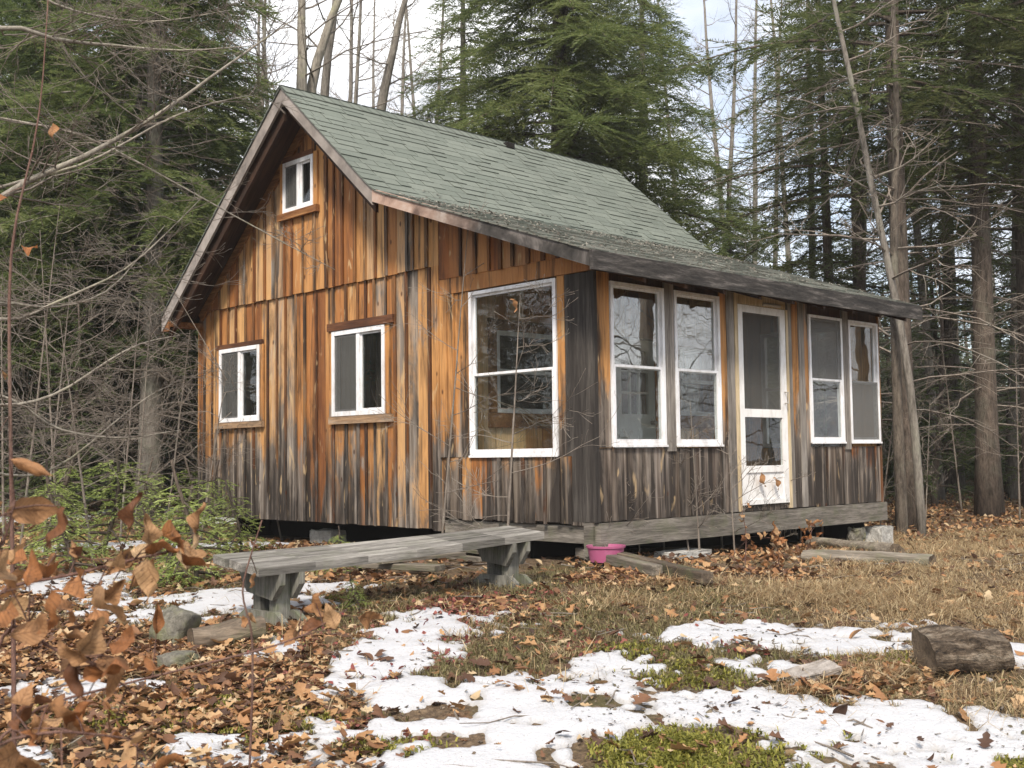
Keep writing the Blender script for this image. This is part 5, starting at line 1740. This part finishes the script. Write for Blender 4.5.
# fallen sticks
D, L = sample(420, 4.6, 12, 13)
P, px, py = pix(D, L); k = ~inside(P); P = P[k]
m = MB(); r_ = np.random.default_rng(14)
for p in P:
    l = r_.uniform(.08, .5); a = r_.uniform(0, 6.28); n_ = 4; t = np.linspace(-.5, .5, n_)
    C = p+np.stack([np.cos(a)*l*t, np.sin(a)*l*t, .02+0*t], -1)+r_.normal(0, .012, (n_, 3))
    m.tube(C, np.linspace(r_.uniform(.003, .007), .002, n_), 4, cap=False)
tag(m.build('fallen_twigs', M['twig'], None), 'thin fallen twigs strewn over turf and snow', 'twigs', kind='stuff')


# ------------------------------------------------------------------ brown-leaved saplings in the near left foreground
def leafy(px_pts, D, r0, nleaf, size, label, seed, base=None):
    """stem rising from the ground with side twigs and dry hanging leaves"""
    r = np.random.default_rng(seed)
    P = np.array([at_depth(px, py, D+dd) for (px, py, dd) in px_pts])
    if base is not None:
        g = base_at(base, D); P = np.concatenate([[g-np.array([0, 0, .05])], P])
    b = P[0].copy(); P = P-b
    K = 18; t0 = np.linspace(0, 1, len(P)); T = np.linspace(0, 1, K)
    C = np.stack([np.interp(T, t0, P[:, k]) for k in range(3)], -1)
    for _ in range(2): C[1:-1] = (C[:-2]+2*C[1:-1]+C[2:])/4
    m = MB(); m.tube(C, np.linspace(r0, .0018, K), 6)
    LP = []
    for i in range(nleaf):
        u = r.uniform(.35 if base is not None else .1, 1); q = np.array([np.interp(u, T, C[:, k]) for k in range(3)])
        dv = unit(r.normal(0, 1, 3)+np.array([0, 0, .1])); l = r.uniform(.02, .11)
        e = q+dv*l
        m.tube([q, (q+e)/2+np.array([0, 0, .004]), e], [.0022, .0016, .0012], 3, cap=False)
        LP.append(e)
    root = empty('leafy_sapling', tuple(b))
    m.build('stem', M['twig_red'], root, True)
    LP = np.array(LP)
    V, Fq = scatter(LP, r.uniform(size*.7, size*1.3, len(LP)), [(v+np.array([.5, 0, 0]), f) for v, f in (leaf_tmpl(s+40, False, 10, 2.3) for s in range(10))], .95, seed+1)
    lme = np_mesh('leaves', V, Fq)
    uvl = lme.uv_layers.new(name='leaf'); vi = Fq.ravel() % 33
    uvl.data.foreach_set('uv', np.stack([(vi//3)/10., (vi % 3)/2.], -1).astype(np.float32).ravel())
    finish(lme, 'leaves', M['beech_veined'], root, smooth=True)
    tag(root, label, 'sapling')
    return root


leafy([(-30, 590, 0), (60, 578, .02), (130, 560, .04), (190, 547, .06)], 2.3, .005, 26, .075, 'dark twig with curled brown leaves reaching in low from the left edge', 401, base=-90)
leafy([(-20, 720, 0), (100, 690, .1), (200, 665, .2), (300, 640, .3), (345, 610, .4)], 2.6, .004, 9, .07, 'thin drooping twig with pale leaves crossing the litter before the rocks', 402, base=-120)
leafy([(-10, 640, 0), (20, 620, 0), (50, 650, 0), (90, 660, 0), (130, 690, .1)], 2.0, .004, 20, .066, 'cluster of large brown leaves at the lower left edge', 403, base=-140)
leafy([(-20, 745, 0), (60, 730, 0), (140, 740, .1)], 1.9, .004, 16, .07, 'brown leaved twig in the bottom left corner', 404, base=-160)
leafy([(-10, 560, 0), (5, 540, 0), (15, 500, 0)], 1.9, .004, 8, .075, 'brown leaves at the left edge above the dark twig', 405, base=-130)
leafy([(14, 650, 0), (10, 400, 0), (8, 240, 0), (40, 130, .1), (48, 0, .2)], 4.2, .010, 5, .06, 'slim reddish stem rising along the left edge', 406, base=20)
leafy([(255, 640, 0), (240, 590, 0), (262, 520, 0)], 3.2, .004, 3, .05, 'thin upright shoot in front of the rocks', 407, base=240)
for k, (px, py, tx, ty, lab) in enumerate(((690, 556, 672, 430, 'bare shoot leaning left by the gray slab'), (735, 556, 728, 440, 'bare shoot below the door casing'), (800, 548, 806, 400, 'bare shoot in front of the boards right of the door'), (850, 540, 862, 380, 'bare shoot before the far right porch window'), (610, 560, 618, 490, 'short bare shoot beside the pink tub'))):
    bare_shrub(px, py, (tx, ty), lab, 260+k, .007, 9, .45)
for k, (px, py, tx, ty, n_, lab) in enumerate(((778, 572, 772, 535, 40, 'clump of brown withered leaves in front of the door'), (745, 568, 740, 500, 16, 'withered stem with brown leaves left of the door'), (800, 562, 812, 525, 22, 'withered brown clump near the rear slim log'))):
    g_ = on_ground(px, py); Dg = float(dl(g_[0], g_[1])[0])
    leafy([(px, py, 0), ((px+tx)/2+4, (py+ty)/2, 0), (tx, ty, .05)], Dg, .006, n_, .075, lab, 420+k)
# the single curled leaf hanging before the big window, and leaves caught on the door weeds
def loose_leaf(P3, s, label, seed):
    v, f = leaf_tmpl(seed, False, 10, 2.2)
    m = MB(); R = Matrix.Rotation(1.1, 3, 'Y') @ Matrix.Rotation(.6, 3, 'X')
    m.add([R @ Vector(q*s) for q in v], [tuple(q) for q in f])
    o = m.build('dead_leaf', M['beech'], None, True, tuple(P3)); tag(o, label, 'leaf')


loose_leaf(at_depth(514, 305, 9.6), .12, 'curled tan leaf caught on a twig before the big gable window', 3)
loose_leaf((2.47, -.06, .30), .16, 'brown leaf stuck on the white kick panel of the door', 5)
loose_leaf((2.75, -.07, .27), .15, 'gray brown leaf at the right of the white kick panel', 6)
